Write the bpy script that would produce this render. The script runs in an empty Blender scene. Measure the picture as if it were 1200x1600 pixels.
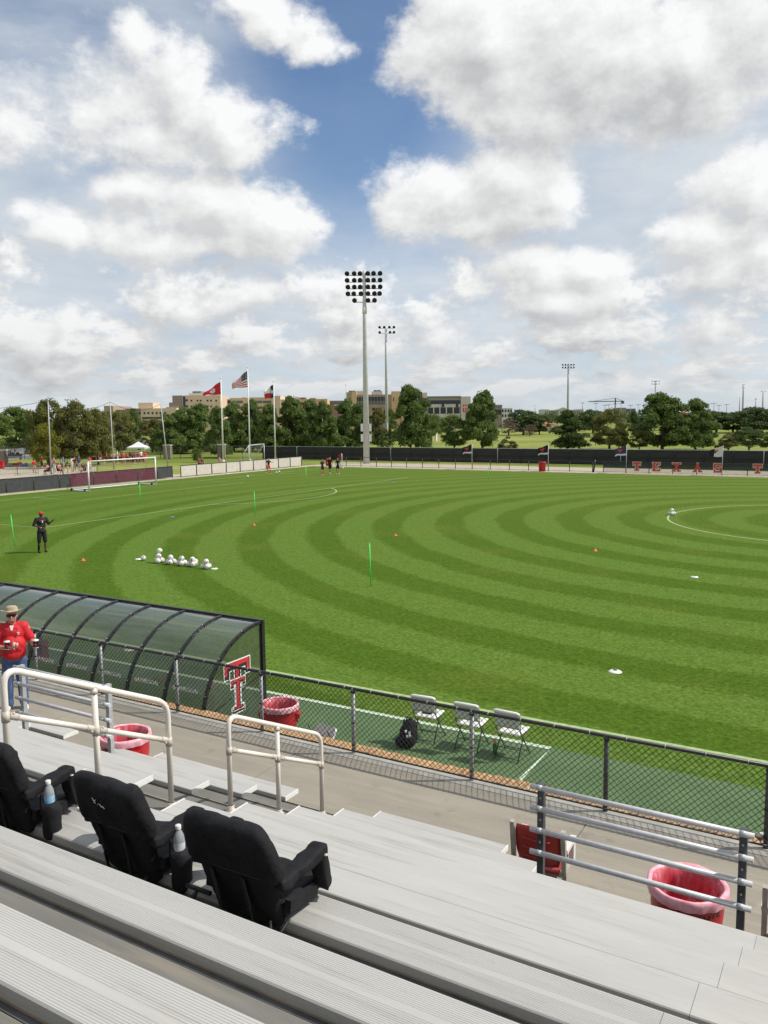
import bpy, bmesh, math, random
import numpy as np
from mathutils import Vector, Matrix, Euler, noise

for blk in (bpy.data.objects, bpy.data.meshes, bpy.data.materials):
    for b in list(blk):
        blk.remove(b)
SC = bpy.context.scene
COL = SC.collection
R = math.radians

# ------------------------------------------------------------------ camera, light, sky
# world axes: X runs along the near touchline (to the right), Y across the pitch, Z up; pitch level is z = 0
CAM_H, F_PX = 5.8125, 1297.8
YAW, PITCH, ROLL = 0.53378, 0.112788, -0.010497
def cam_axes():
    cy, sy = math.cos(YAW), math.sin(YAW)
    Fw = Vector((-sy*math.cos(PITCH), cy*math.cos(PITCH), -math.sin(PITCH)))
    Rt = Vector((cy, sy, 0)); Up = Rt.cross(Fw)
    c, s = math.cos(ROLL), math.sin(ROLL)
    return c*Rt + s*Up, -s*Rt + c*Up, Fw
RT, UP, FW = cam_axes()
cam_d = bpy.data.cameras.new('camera'); cam = bpy.data.objects.new('camera', cam_d); COL.objects.link(cam)
cam.matrix_world = Matrix(((RT.x, UP.x, -FW.x, 0), (RT.y, UP.y, -FW.y, 0), (RT.z, UP.z, -FW.z, CAM_H), (0, 0, 0, 1)))
cam_d.sensor_fit = 'VERTICAL'; cam_d.sensor_height = 36; cam_d.lens = F_PX*36/1600
cam_d.clip_start = 0.05; cam_d.clip_end = 9000
SC.camera = cam
SC.view_settings.view_transform = 'Standard'
try: SC.view_settings.look = 'None'
except Exception: pass
SC.view_settings.gamma = 1; SC.view_settings.use_curve_mapping = False
SC.view_settings.exposure = 0.0

SUN_EL = R(47.5); SUN_H = Vector((math.cos(YAW), math.sin(YAW), 0))
to_sun = SUN_H*math.cos(SUN_EL) + Vector((0, 0, math.sin(SUN_EL)))
sun_d = bpy.data.lights.new('sun', 'SUN'); sun_d.energy = 4.2; sun_d.angle = R(0.5); sun_d.color = (1.0, 0.955, 0.88)
sun = bpy.data.objects.new('sun', sun_d); COL.objects.link(sun)
sun.rotation_euler = to_sun.to_track_quat('Z', 'Y').to_euler(); sun.location = (30, 20, 60)

def ray(px, py):
    return FW + RT*((px-600)/F_PX) + UP*((800-py)/F_PX)
def on_ground(px, py, z=0.0):            # survey: where a sight line meets the level z
    d = ray(px, py); t = (z-CAM_H)/d.z
    return Vector((d.x*t, d.y*t, z))
def on_plane(px, py, Y):                 # survey: where a sight line meets the upright plane at distance Y
    d = ray(px, py); t = Y/d.y
    return Vector((d.x*t, Y, CAM_H+d.z*t))
def at_dist(px, dist):                   # survey: the ground point at a bearing and a distance
    d = ray(px, 650); h = math.hypot(d.x, d.y)
    return Vector((d.x/h*dist, d.y/h*dist, 0))
def height_at(px, py, dist):             # survey: height seen at a bearing over a point at that distance
    d = ray(px, py); return CAM_H + d.z*dist/math.hypot(d.x, d.y)

class NT:
    def __init__(s, tree): s.t = tree; s.n = tree.nodes; s.l = tree.links
    def add(s, typ, props=None, **ins):
        nd = s.n.new(typ)
        for k, v in (props or {}).items(): setattr(nd, k, v)
        for k, v in ins.items():
            key = int(k[1:]) if k[0] == 'i' and k[1:].isdigit() else k.replace('_', ' ')
            s.set(nd, key, v)
        return nd
    def set(s, nd, key, v):
        sock = nd.inputs[key]
        if isinstance(v, bpy.types.NodeSocket): s.l.new(v, sock)
        else: sock.default_value = v
    def math(s, op, a, b=0.0, c=None, clamp=False):
        nd = s.n.new('ShaderNodeMath'); nd.operation = op; nd.use_clamp = clamp
        s.set(nd, 0, a); s.set(nd, 1, b)
        if c is not None: s.set(nd, 2, c)
        return nd.outputs[0]
    def vmath(s, op, a, b=None):
        nd = s.n.new('ShaderNodeVectorMath'); nd.operation = op
        s.set(nd, 0, a)
        if b is not None: s.set(nd, 1, b)
        return nd.outputs['Value'] if op in ('LENGTH', 'DOT_PRODUCT', 'DISTANCE') else nd.outputs[0]
    def step(s, x, a, b, lo=0.0, hi=1.0):
        nd = s.n.new('ShaderNodeMapRange'); nd.interpolation_type = 'SMOOTHSTEP'
        for i, v in enumerate((x, a, b, lo, hi)): s.set(nd, i, v)
        return nd.outputs[0]
    def mix(s, f, a, b, typ='MIX'):
        nd = s.n.new('ShaderNodeMix'); nd.data_type = 'RGBA'; nd.blend_type = typ
        s.set(nd, 0, f)
        for key, v in ((6, a), (7, b)):
            if isinstance(v, (tuple, list)) and len(v) == 3: v = (*v, 1)
            s.set(nd, key, v)
        return nd.outputs[2]
    def noise(s, vec, scale, detail=4, rough=0.5, out=0, dist=0.0):
        nd = s.n.new('ShaderNodeTexNoise')
        if vec is not None: s.set(nd, 'Vector', vec)
        nd.inputs['Scale'].default_value = scale; nd.inputs['Detail'].default_value = detail
        nd.inputs['Roughness'].default_value = rough; nd.inputs['Distortion'].default_value = dist
        return nd.outputs[out]

# ---- sky: the Sky Texture with a thin veil of high cloud and heaped cumulus over it
CLOUDS = [  # bearing/height of each heap as seen from the stand: centre, half sizes, weight
    (40, 170, 110, 80, .74), (180, 165, 115, 75, .78), (285, 130, 100, 95, .95), (215, 55, 75, 55, .7), (360, 180, 95, 62, 1.0), (240, 225, 130, 50, .8), (430, 195, 45, 30, .7),
    (430, 25, 90, 45, .95), (500, 65, 62, 32, .8), (375, 5, 60, 30, .7),
    (230, 300, 85, 48, 1.05), (330, 335, 130, 66, 1.15), (420, 350, 95, 62, 1.15), (110, 370, 92, 42, 1.0), (230, 385, 150, 40, 1.0), (55, 345, 40, 24, .6), (330, 395, 150, 30, .8),
    (760, 60, 165, 115, 1.3), (900, 70, 190, 130, 1.35), (1060, 90, 170, 120, 1.3), (1170, 40, 120, 120, 1.1), (670, 70, 80, 80, 1.0), (800, 160, 120, 60, .9),
    (880, 165, 190, 70, 1.1), (1010, 190, 120, 50, .8), (690, 300, 110, 66, 1.15), (800, 275, 120, 62, 1.2), (860, 290, 80, 62, 1.1), (760, 345, 150, 40, 1.0), (625, 330, 55, 45, .8),
    (840, 430, 110, 52, 1.1), (930, 415, 85, 45, 1.15), (960, 450, 60, 40, .9), (870, 475, 150, 32, .9),
    (1175, 300, 95, 66, 1.15), (1130, 370, 100, 52, 1.1), (1190, 400, 90, 48, 1.1), (1110, 440, 110, 40, .7),
    (35, 515, 75, 42, 1.15), (90, 500, 36, 22, .8), (110, 560, 120, 30, .8), (390, 470, 110, 34, .9), (510, 455, 80, 38, .8), (300, 485, 50, 26, .7), (20, 430, 40, 16, .55),
    (560, 515, 90, 30, .6), (700, 520, 80, 26, .6), (980, 520, 90, 26, .7), (1130, 500, 90, 32, .7), (260, 540, 60, 22, .6),
]
def az_el(px, py):
    d = ray(px, py).normalized(); fh = Vector((-math.sin(YAW), math.cos(YAW), 0)); rh = Vector((math.cos(YAW), math.sin(YAW), 0))
    return math.atan2(d.dot(rh), d.dot(fh)), math.asin(d.z)
def cloud_group():
    g = bpy.data.node_groups.new('cloud_density', 'ShaderNodeTree')
    g.interface.new_socket('Vector', in_out='INPUT', socket_type='NodeSocketVector')
    g.interface.new_socket('Density', in_out='OUTPUT', socket_type='NodeSocketFloat')
    b = NT(g); gi = g.nodes.new('NodeGroupInput'); go = g.nodes.new('NodeGroupOutput')
    v = gi.outputs[0]
    wn = b.vmath('SUBTRACT', b.noise(v, 7.0, 3, .55, 1), (.5, .5, .5))
    vw = b.vmath('ADD', v, b.vmath('MULTIPLY', wn, (.10, .075, 0)))
    D = None
    for (cx, cy, rx, ry, w) in CLOUDS:
        a, e = az_el(cx, cy); k = 1/F_PX
        q = b.vmath('MULTIPLY', b.vmath('SUBTRACT', vw, (a, e, 0)), (1/(rx*k), 1/(ry*k), 0))
        val = b.math('MULTIPLY_ADD', b.vmath('LENGTH', q), -w, w)
        if D is None: D = val
        else:
            nd = g.nodes.new('ShaderNodeMath'); nd.operation = 'SMOOTH_MAX'; b.set(nd, 0, D); b.set(nd, 1, val); nd.inputs[2].default_value = .35
            D = nd.outputs[0]
    D = b.math('MAXIMUM', D, -1.2)
    sep = g.nodes.new('ShaderNodeSeparateXYZ'); g.links.new(v, sep.inputs[0])
    az, el = sep.outputs[0], sep.outputs[1]
    f1 = b.noise(b.vmath('MULTIPLY', v, (1, 1.35, 1)), 9.5, 11, .64)
    D = b.math('ADD', D, b.math('MULTIPLY_ADD', f1, 2.5, -1.34))
    # low field of small clouds that shrink towards the horizon
    lg = b.math('LOGARITHM', b.math('ADD', b.math('MAXIMUM', el, 0.0), .035), math.e)
    cv = b.add('ShaderNodeCombineXYZ', X=b.math('MULTIPLY', az, 12.5), Y=b.math('MULTIPLY', lg, 3.0)).outputs[0]
    f2 = b.noise(cv, 1.05, 9, .62)
    low = b.math('MULTIPLY_ADD', f2, 4.2, -1.92)
    wlow = b.step(el, .13, .30)
    low = b.math('SUBTRACT', low, b.math('MULTIPLY', wlow, 1.25))
    # elsewhere round the sky: the same kind of broken cumulus
    f3 = b.noise(b.vmath('MULTIPLY', v, (1, 1.5, 1)), 3.6, 8, .55)
    other = b.math('MULTIPLY_ADD', f3, 4.6, -2.35)
    side = b.step(b.math('ABSOLUTE', az), .46, .62)
    high = b.step(el, .50, .60)
    away = b.math('MAXIMUM', side, high)
    other = b.math('SUBTRACT', other, b.math('MULTIPLY_ADD', away, -3.0, 3.0))
    D = b.math('MAXIMUM', b.math('MAXIMUM', D, low), other)
    g.links.new(D, go.inputs[0])
    return g
def build_world():
    w = bpy.data.worlds.new('World'); SC.world = w; w.use_nodes = True
    w.cycles.sampling_method = 'MANUAL'; w.cycles.sample_map_resolution = 256
    t = w.node_tree; t.nodes.clear(); b = NT(t)
    out = t.nodes.new('ShaderNodeOutputWorld')
    sky = t.nodes.new('ShaderNodeTexSky'); sky.sky_type = 'NISHITA'; sky.sun_disc = False
    sky.sun_elevation = SUN_EL; sky.sun_rotation = math.atan2(SUN_H.x, SUN_H.y)
    sky.altitude = 900; sky.air_density = 1.0; sky.dust_density = 0.7; sky.ozone_density = 1.6
    tc = t.nodes.new('ShaderNodeTexCoord'); d = tc.outputs['Generated']
    d = b.vmath('NORMALIZE', d)
    fh = b.vmath('DOT_PRODUCT', d, (-math.sin(YAW), math.cos(YAW), 0)); rh = b.vmath('DOT_PRODUCT', d, (math.cos(YAW), math.sin(YAW), 0))
    az = b.math('ARCTAN2', rh, fh)
    sp = t.nodes.new('ShaderNodeSeparateXYZ'); t.links.new(d, sp.inputs[0])
    el = b.math('ARCSINE', sp.outputs[2])
    v = b.add('ShaderNodeCombineXYZ', X=az, Y=el).outputs[0]
    G = cloud_group()
    def dens(off):
        nd = t.nodes.new('ShaderNodeGroup'); nd.node_tree = G
        b.set(nd, 0, b.vmath('ADD', v, off) if off else v)
        return nd.outputs[0]
    D0 = dens(None); D1 = dens((.016, .020, 0)); D2 = dens((.004, .055, 0))
    mask = b.step(D0, -.14, .46)
    rel = b.math('SUBTRACT', D0, D1)                       # falls off towards the sun: a sunlit flank
    under = b.math('MAXIMUM', D2, 0.0)                     # cloud overhead: a flat grey base
    core = b.step(D0, .15, 1.5)
    br = b.math('MULTIPLY_ADD', b.math('MAXIMUM', b.math('MINIMUM', rel, .6), -.5), .34, .93)
    br = b.math('SUBTRACT', br, b.math('MULTIPLY', b.step(under, .05, 1.4), .15))
    br = b.math('SUBTRACT', br, b.math('MULTIPLY', core, .035))
    fine = b.noise(b.vmath('MULTIPLY', v, (1, 1.4, 1)), 15, 8, .60)
    br = b.math('ADD', br, b.math('MULTIPLY_ADD', fine, .16, -.08))
    mask = b.math('MULTIPLY', mask, b.step(el, .0, .055, .15, 1.0))
    br = b.math('MULTIPLY', b.math('MINIMUM', b.math('MAXIMUM', br, .45), 1.08), b.step(el, .0, .17, .80, 1.0))
    ccol = b.mix(b.step(br, .45, .85), (.955, .97, 1.0), (.99, .995, 1.0))
    ccol = b.mix(1.0, ccol, b.add('ShaderNodeCombineColor', Red=br, Green=br, Blue=br).outputs[0], 'MULTIPLY')
    # thin high veil, streaked, thicker towards the horizon
    cv = b.vmath('MULTIPLY', b.vmath('ADD', v, b.vmath('MULTIPLY', b.noise(v, 3.0, 3, .5, 1), (.15, .10, 0))), (1.0, 3.2, 1))
    vn = b.noise(cv, 3.2, 8, .6)
    vt = b.math('MULTIPLY_ADD', b.step(el, .50, .10), .36, .52)
    ba, be = az_el(560, 120)
    hole = b.vmath('LENGTH', b.vmath('MULTIPLY', b.vmath('SUBTRACT', v, (ba, be, 0)), (1/.17, 1/.21, 0)))
    veil = b.math('ADD', b.math('MULTIPLY_ADD', vn, 1.7, -.78), vt)
    veil = b.math('MULTIPLY', b.math('MINIMUM', b.math('MAXIMUM', veil, 0.0), .92), b.step(hole, .35, 1.30, .12, 1.0))
    bgs = t.nodes.new('ShaderNodeBackground'); bgs.inputs[1].default_value = .105
    t.links.new(b.mix(1.0, sky.outputs[0], (.80, .98, 1.12), 'MULTIPLY'), bgs.inputs[0])
    bgv = t.nodes.new('ShaderNodeBackground'); t.links.new(b.mix(b.step(b.noise(cv, 2.1, 7, .62), .35, .68), (.57, .635, .705), (.75, .785, .815)), bgv.inputs[0]); bgv.inputs[1].default_value = 1.0
    bgc = t.nodes.new('ShaderNodeBackground'); t.links.new(ccol, bgc.inputs[0]); bgc.inputs[1].default_value = .90
    m1 = t.nodes.new('ShaderNodeMixShader'); b.set(m1, 0, veil); t.links.new(bgs.outputs[0], m1.inputs[1]); t.links.new(bgv.outputs[0], m1.inputs[2])
    m2 = t.nodes.new('ShaderNodeMixShader'); b.set(m2, 0, mask); t.links.new(m1.outputs[0], m2.inputs[1]); t.links.new(bgc.outputs[0], m2.inputs[2])
    t.links.new(m2.outputs[0], out.inputs[0])
build_world()

# ------------------------------------------------------------------ object helpers
def tag(o, label=None, cat=None, group=None, kind=None):
    for k, v in (('label', label), ('category', cat), ('group', group), ('kind', kind)):
        if v: o[k] = v
    return o
def thing(name, label, cat, loc=(0, 0, 0), rz=0.0, group=None):
    o = bpy.data.objects.new(name, None); COL.objects.link(o); o.empty_display_size = .1
    o.location = loc; o.rotation_euler = (0, 0, rz)
    return tag(o, label, cat, group)
def link_mesh(name, me, parent=None, loc=(0, 0, 0), rot=(0, 0, 0), scale=(1, 1, 1)):
    o = bpy.data.objects.new(name, me); COL.objects.link(o)
    o.location = loc; o.rotation_euler = rot; o.scale = scale
    if parent: o.parent = parent
    return o
def dup(root, loc=None, rz=None, label=None, group=None, scale=None):
    kids = {}
    for o in ALLKIDS(root): kids.setdefault(o.parent, []).append(o)
    def cp(o, par):
        c = o.copy(); COL.objects.link(c)
        if par: c.parent = par
        for k in kids.get(o, []): cp(k, c)
        return c
    r = cp(root, None)
    if loc is not None: r.location = loc
    if rz is not None: r.rotation_euler = (0, 0, rz)
    if label: r['label'] = label
    if group: r['group'] = group
    if scale is not None: r.scale = (scale,)*3
    return r
def ALLKIDS(o):
    res = []
    for k in o.children:
        res.append(k); res += ALLKIDS(k)
    return res

class MB:                                 # collects shapes, links them as one mesh object
    def __init__(s): s.v = []; s.f = []; s.m = []; s.sm = []
    def raw(s, vs, fs, mi=0, smooth=False):
        b = len(s.v); s.v += [tuple(v) for v in vs]
        for f in fs: s.f.append(tuple(b+i for i in f)); s.m.append(mi); s.sm.append(smooth)
        return s
    def box(s, c, d, rot=None, mi=0, taper=1.0):
        x, y, z = d[0]/2, d[1]/2, d[2]/2; vs = []
        for dz in (-z, z):
            k = taper if dz > 0 else 1.0
            for dx, dy in ((-x, -y), (x, -y), (x, y), (-x, y)):
                p = Vector((dx*k, dy*k, dz))
                if rot is not None: p = rot @ p
                vs.append((c[0]+p.x, c[1]+p.y, c[2]+p.z))
        return s.raw(vs, [(3, 2, 1, 0), (4, 5, 6, 7), (0, 1, 5, 4), (1, 2, 6, 5), (2, 3, 7, 6), (3, 0, 4, 7)], mi)
    def span(s, a, b, mi=0):
        return s.box([(a[i]+b[i])/2 for i in range(3)], [abs(b[i]-a[i]) for i in range(3)], None, mi)
    def tube(s, pts, r, n=8, mi=0, cap=True, closed=False, smooth=True):
        pts = [Vector(p) for p in pts]; rs = r if isinstance(r, (list, tuple)) else [r]*len(pts)
        vs = []; N_ = len(pts); up = None
        for i, p in enumerate(pts):
            a = pts[i-1] if i > 0 else (pts[-1] if closed else p); b = pts[i+1] if i < N_-1 else (pts[0] if closed else p)
            t = (b-a).normalized() if (b-a).length > 1e-9 else Vector((0, 0, 1))
            if up is None: up = Vector((0, 0, 1)) if abs(t.z) < .9 else Vector((1, 0, 0))
            u = (up - t*up.dot(t)); u = u.normalized() if u.length > 1e-6 else t.orthogonal().normalized()
            w = t.cross(u); up = u
            for k in range(n):
                an = 2*math.pi*(k+.5)/n; vs.append(p + (u*math.cos(an)+w*math.sin(an))*rs[i])
        fs = []
        for i in range(N_ if closed else N_-1):
            j = (i+1) % N_
            for k in range(n): fs.append((i*n+k, i*n+(k+1) % n, j*n+(k+1) % n, j*n+k))
        s.raw(vs, fs, mi, smooth and n > 4)
        if cap and not closed:
            b = len(s.v)-len(vs)
            s.f.append(tuple(b+k for k in reversed(range(n)))); s.m.append(mi); s.sm.append(False)
            s.f.append(tuple(b+(N_-1)*n+k for k in range(n))); s.m.append(mi); s.sm.append(False)
        return s
    def lathe(s, prof, n=24, c=(0, 0, 0), mi=0, wob=None):
        vs = []; 
        for j, (r, z) in enumerate(prof):
            for k in range(n):
                a = 2*math.pi*k/n; rr = r + (wob(j, a) if wob else 0)
                vs.append((c[0]+rr*math.cos(a), c[1]+rr*math.sin(a), c[2]+z))
        fs = [(j*n+k, j*n+(k+1) % n, (j+1)*n+(k+1) % n, (j+1)*n+k) for j in range(len(prof)-1) for k in range(n)]
        return s.raw(vs, fs, mi, True)
    def disc(s, c, r, n=20, mi=0, ry=None):
        return s.raw([(c[0]+r*math.cos(2*math.pi*k/n), c[1]+(ry or r)*math.sin(2*math.pi*k/n), c[2]) for k in range(n)], [tuple(range(n))], mi)
    def sphere(s, c, r, n=10, m=7, mi=0, sc=(1, 1, 1)):
        vs = [(c[0], c[1], c[2]-r*sc[2])]
        for j in range(1, m):
            a = -math.pi/2+math.pi*j/m
            for k in range(n):
                b = 2*math.pi*k/n; vs.append((c[0]+r*sc[0]*math.cos(a)*math.cos(b), c[1]+r*sc[1]*math.cos(a)*math.sin(b), c[2]+r*sc[2]*math.sin(a)))
        vs.append((c[0], c[1], c[2]+r*sc[2])); L = len(vs)-1
        fs = [(0, 1+(k+1) % n, 1+k) for k in range(n)]
        for j in range(m-2):
            for k in range(n): fs.append((1+j*n+k, 1+j*n+(k+1) % n, 1+(j+1)*n+(k+1) % n, 1+(j+1)*n+k))
        fs += [(L, 1+(m-2)*n+k, 1+(m-2)*n+(k+1) % n) for k in range(n)]
        return s.raw(vs, fs, mi, True)
    def extrude_x(s, prof, x0, x1, mi=0):      # closed (y, z) outline swept along X
        n = len(prof)
        vs = [(x0, y, z) for y, z in prof] + [(x1, y, z) for y, z in prof]
        fs = [(k, (k+1) % n, n+(k+1) % n, n+k) for k in range(n)] + [tuple(reversed(range(n))), tuple(range(n, 2*n))]
        return s.raw(vs, fs, mi)
    def prism(s, poly, t, xf, mi=0):           # flat outline (u, v) with thickness t, placed by xf(u, v, w)
        n = len(poly)
        vs = [xf(u, v, 0) for u, v in poly] + [xf(u, v, t) for u, v in poly]
        fs = [(k, (k+1) % n, n+(k+1) % n, n+k) for k in range(n)] + [tuple(reversed(range(n))), tuple(range(n, 2*n))]
        return s.raw(vs, fs, mi)
    def mesh(s, name, mats):
        me = bpy.data.meshes.new(name); me.from_pydata(s.v, [], s.f)
        for m in (mats if isinstance(mats, (list, tuple)) else [mats]): me.materials.append(m)
        me.polygons.foreach_set('material_index', s.m); me.polygons.foreach_set('use_smooth', s.sm)
        me.update(); return me
    def build(s, name, mats, parent=None, **k):
        return link_mesh(name, s.mesh(name, mats), parent, **k)
def sheet(name, pts, z, m, kind='structure'):
    o = MB().raw([(x, y, z) for x, y in pts], [tuple(range(len(pts)))]).build(name, m); o['kind'] = kind; return o
def rotz(a): return Matrix.Rotation(a, 3, 'Z')
def dir_rot(a, b):                         # rotation taking Z to the direction a->b
    return (Vector(b)-Vector(a)).to_track_quat('Z', 'Y').to_matrix()

# soft bodies: overlapping capsules, ellipsoids and boxes fused into one continuous skin
def blob_mesh(name, prims, voxel, smooth, mats):
    b = MB()
    for p in prims:
        if p[0] == 'cap':
            _, a, c, r0, r1, tg = p
            a, c = Vector(a), Vector(c); n = max(2, int((c-a).length/.08)+1)
            b.tube([a.lerp(c, i/(n)) for i in range(n+1)], [r0+(r1-r0)*i/n for i in range(n+1)], 12)
            b.sphere(a, r0, 12, 8); b.sphere(c, r1, 12, 8)
        elif p[0] == 'ell': b.sphere(p[1], 1.0, 16, 12, 0, p[2])
        elif p[0] == 'box': b.box(p[1], p[2], p[3])
    me = b.mesh('tmp', []); ob = bpy.data.objects.new('tmp', me); COL.objects.link(ob)
    md = ob.modifiers.new('r', 'REMESH'); md.mode = 'VOXEL'; md.voxel_size = voxel; md.use_smooth_shade = True
    if smooth:
        ms = ob.modifiers.new('s', 'SMOOTH'); ms.factor = .5; ms.iterations = smooth
    dg = bpy.context.evaluated_depsgraph_get()
    out = bpy.data.meshes.new_from_object(ob.evaluated_get(dg)); out.name = name
    bpy.data.objects.remove(ob); bpy.data.meshes.remove(me)
    out.materials.clear()
    for m in mats: out.materials.append(m)
    nf = len(out.polygons)
    if len(mats) > 1:
        c = np.empty(nf*3); out.polygons.foreach_get('center', c); c = c.reshape(-1, 3)
        best = np.full(nf, 1e9); idx = np.zeros(nf, int)
        for p in prims:
            if p[0] == 'cap':
                a, e = np.array(p[1], float), np.array(p[2], float); ab = e-a; L = max(ab@ab, 1e-9)
                t = np.clip((c-a)@ab/L, 0, 1); d = np.linalg.norm(c-(a+t[:, None]*ab), axis=1)-(p[3]+(p[4]-p[3])*t)
            elif p[0] == 'ell':
                q = (c-np.array(p[1]))/np.array(p[2]); d = (np.linalg.norm(q, axis=1)-1)*min(p[2])
            else:
                q = c-np.array(p[1])
                if p[3] is not None: q = q@np.array(p[3])
                d = np.max(np.abs(q)-np.array(p[2])/2, axis=1)
            w = d < best; best[w] = d[w]; idx[w] = p[-1]
        out.polygons.foreach_set('material_index', idx.astype(np.int32))
    out.polygons.foreach_set('use_smooth', np.ones(nf, bool)); out.update()
    return out

def text_mesh(body, size, m, depth=.004, bold=.0, shear=0.0):
    cu = bpy.data.curves.new('txt', 'FONT'); cu.body = body; cu.size = size; cu.extrude = depth/2; cu.offset = bold; cu.shear = shear
    cu.align_x = 'CENTER'; cu.align_y = 'CENTER'; cu.resolution_u = 2
    ob = bpy.data.objects.new('txt', cu); COL.objects.link(ob)
    me = bpy.data.meshes.new_from_object(ob.evaluated_get(bpy.context.evaluated_depsgraph_get()))
    bpy.data.objects.remove(ob); me.materials.clear(); me.materials.append(m); me.name = 'lettering'
    return me

# ------------------------------------------------------------------ materials
def mat(name, col, rough=.6, col2=None, scale=6.0, detail=5, lo=.35, hi=.65, bump=0.0, bscale=60, metal=0.0, spec=.5, stretch=None, rand=0.0, coord='Object', wear=0.0):
    m = bpy.data.materials.new(name); m.use_nodes = True; b = NT(m.node_tree)
    p = m.node_tree.nodes['Principled BSDF']
    p.inputs['Roughness'].default_value = rough; p.inputs['Metallic'].default_value = metal; p.inputs['Specular IOR Level'].default_value = spec
    tc = b.add('ShaderNodeTexCoord').outputs[coord]
    if stretch: tc = b.vmath('MULTIPLY', tc, stretch)
    c = (*col, 1)
    if col2 is not None:
        c = b.mix(b.step(b.noise(tc, scale, detail, .6), lo, hi), col, col2)
    if wear:
        w1 = b.step(b.noise(b.vmath('MULTIPLY', tc, (.8, 2.2, 2.2)), 2.6, 7, .7), .50, .68); w2 = b.step(b.noise(tc, 30, 4, .75), .63, .70)
        c = b.mix(b.math('MULTIPLY', b.math('MAXIMUM', w1, w2), wear), c if not isinstance(c, tuple) else c[:3], (.27, .235, .18))
    if rand:
        oi = b.add('ShaderNodeObjectInfo').outputs['Random']
        k = b.math('MULTIPLY_ADD', oi, 2*rand, 1-rand)
        c = b.mix(1.0, c if not isinstance(c, tuple) else c[:3], b.add('ShaderNodeCombineColor', Red=k, Green=k, Blue=k).outputs[0], 'MULTIPLY')
    b.set(p, 'Base Color', c)
    if bump:
        bn = b.add('ShaderNodeBump', Strength=bump, Distance=.02); b.set(bn, 'Height', b.noise(tc, bscale, 4, .6)); b.set(p, 'Normal', bn.outputs[0])
    return m
M = {}
def defmat(k, *a, **kw): M[k] = mat(k, *a, **kw); return M[k]
defmat('plank', (.485, .472, .441), .5, (.43, .42, .396), 1.6, 6, .3, .7, .06, 200, 0, .4, (.35, 3.0, 3.0), .035, wear=.5)
defmat('plank_warm', (.47, .452, .418), .5, (.42, .406, .38), 1.6, 6, .3, .7, .06, 200, 0, .4, (.35, 3.0, 3.0), .03, wear=.5)
defmat('plank_end', (.78, .77, .73), .5, (.70, .69, .66), 20)
defmat('deck', (.205, .196, .175), .75, (.15, .144, .128), 2.2, 7, .3, .7, .15, 120, 0, .3, (.5, 2.5, 2.5), .08, wear=.6)
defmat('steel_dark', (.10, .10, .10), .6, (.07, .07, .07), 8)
defmat('riser', (.40, .34, .25), .6, (.30, .26, .20), 4)
defmat('handrail', (.80, .74, .66), .36, (.74, .68, .60), 9, 4, .3, .7, 0, 60, 0, .5)
defmat('collar', (.60, .54, .47), .4, (.48, .43, .37), 30)
defmat('galv', (.46, .47, .48), .45, (.38, .39, .40), 25, 5, .3, .7, 0, 60, .15, .5)
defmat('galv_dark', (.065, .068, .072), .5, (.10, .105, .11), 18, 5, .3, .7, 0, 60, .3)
defmat('post_grey', (.36, .365, .37), .45, (.44, .445, .45), 25, metal=.1)
defmat('black_metal', (.014, .0145, .016), .42, (.022, .022, .024), 12)
defmat('wire', (.012, .012, .013), .5)
defmat('alu_pipe', (.60, .60, .60), .4, (.52, .52, .53), 14, metal=.1)
defmat('white_paint', (.78, .78, .76), .4, (.70, .70, .68), 7)
defmat('white_plastic', (.74, .73, .69), .45, (.66, .65, .61), 9)
defmat('red_plastic', (.52, .012, .022), .42, (.44, .010, .018), 5, bump=.03)
defmat('black_fabric', (.0085, .0085, .010), .78, (.016, .016, .019), 7, 5, .3, .7, .35, 26, 0, .25)
defmat('black_strap', (.011, .011, .012), .6)
defmat('net_white', (.6, .6, .58), .7)
defmat('red_cloth', (.45, .010, .016), .75, (.36, .008, .014), 4)
defmat('green_plastic', (.05, .78, .10), .4)
defmat('orange_plastic', (.75, .13, .05), .45)
defmat('disc_white', (.80, .79, .74), .5)
defmat('disc_blue', (.08, .24, .45), .5)
defmat('rubber', (.012, .012, .012), .7)
defmat('skin', (.50, .27, .19), .5, (.44, .22, .15), 18, spec=.35)
defmat('skin_dark', (.13, .06, .035), .5, spec=.35)
defmat('bark', (.10, .075, .055), .9, (.06, .045, .035), 12, bump=.6, bscale=30)

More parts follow.
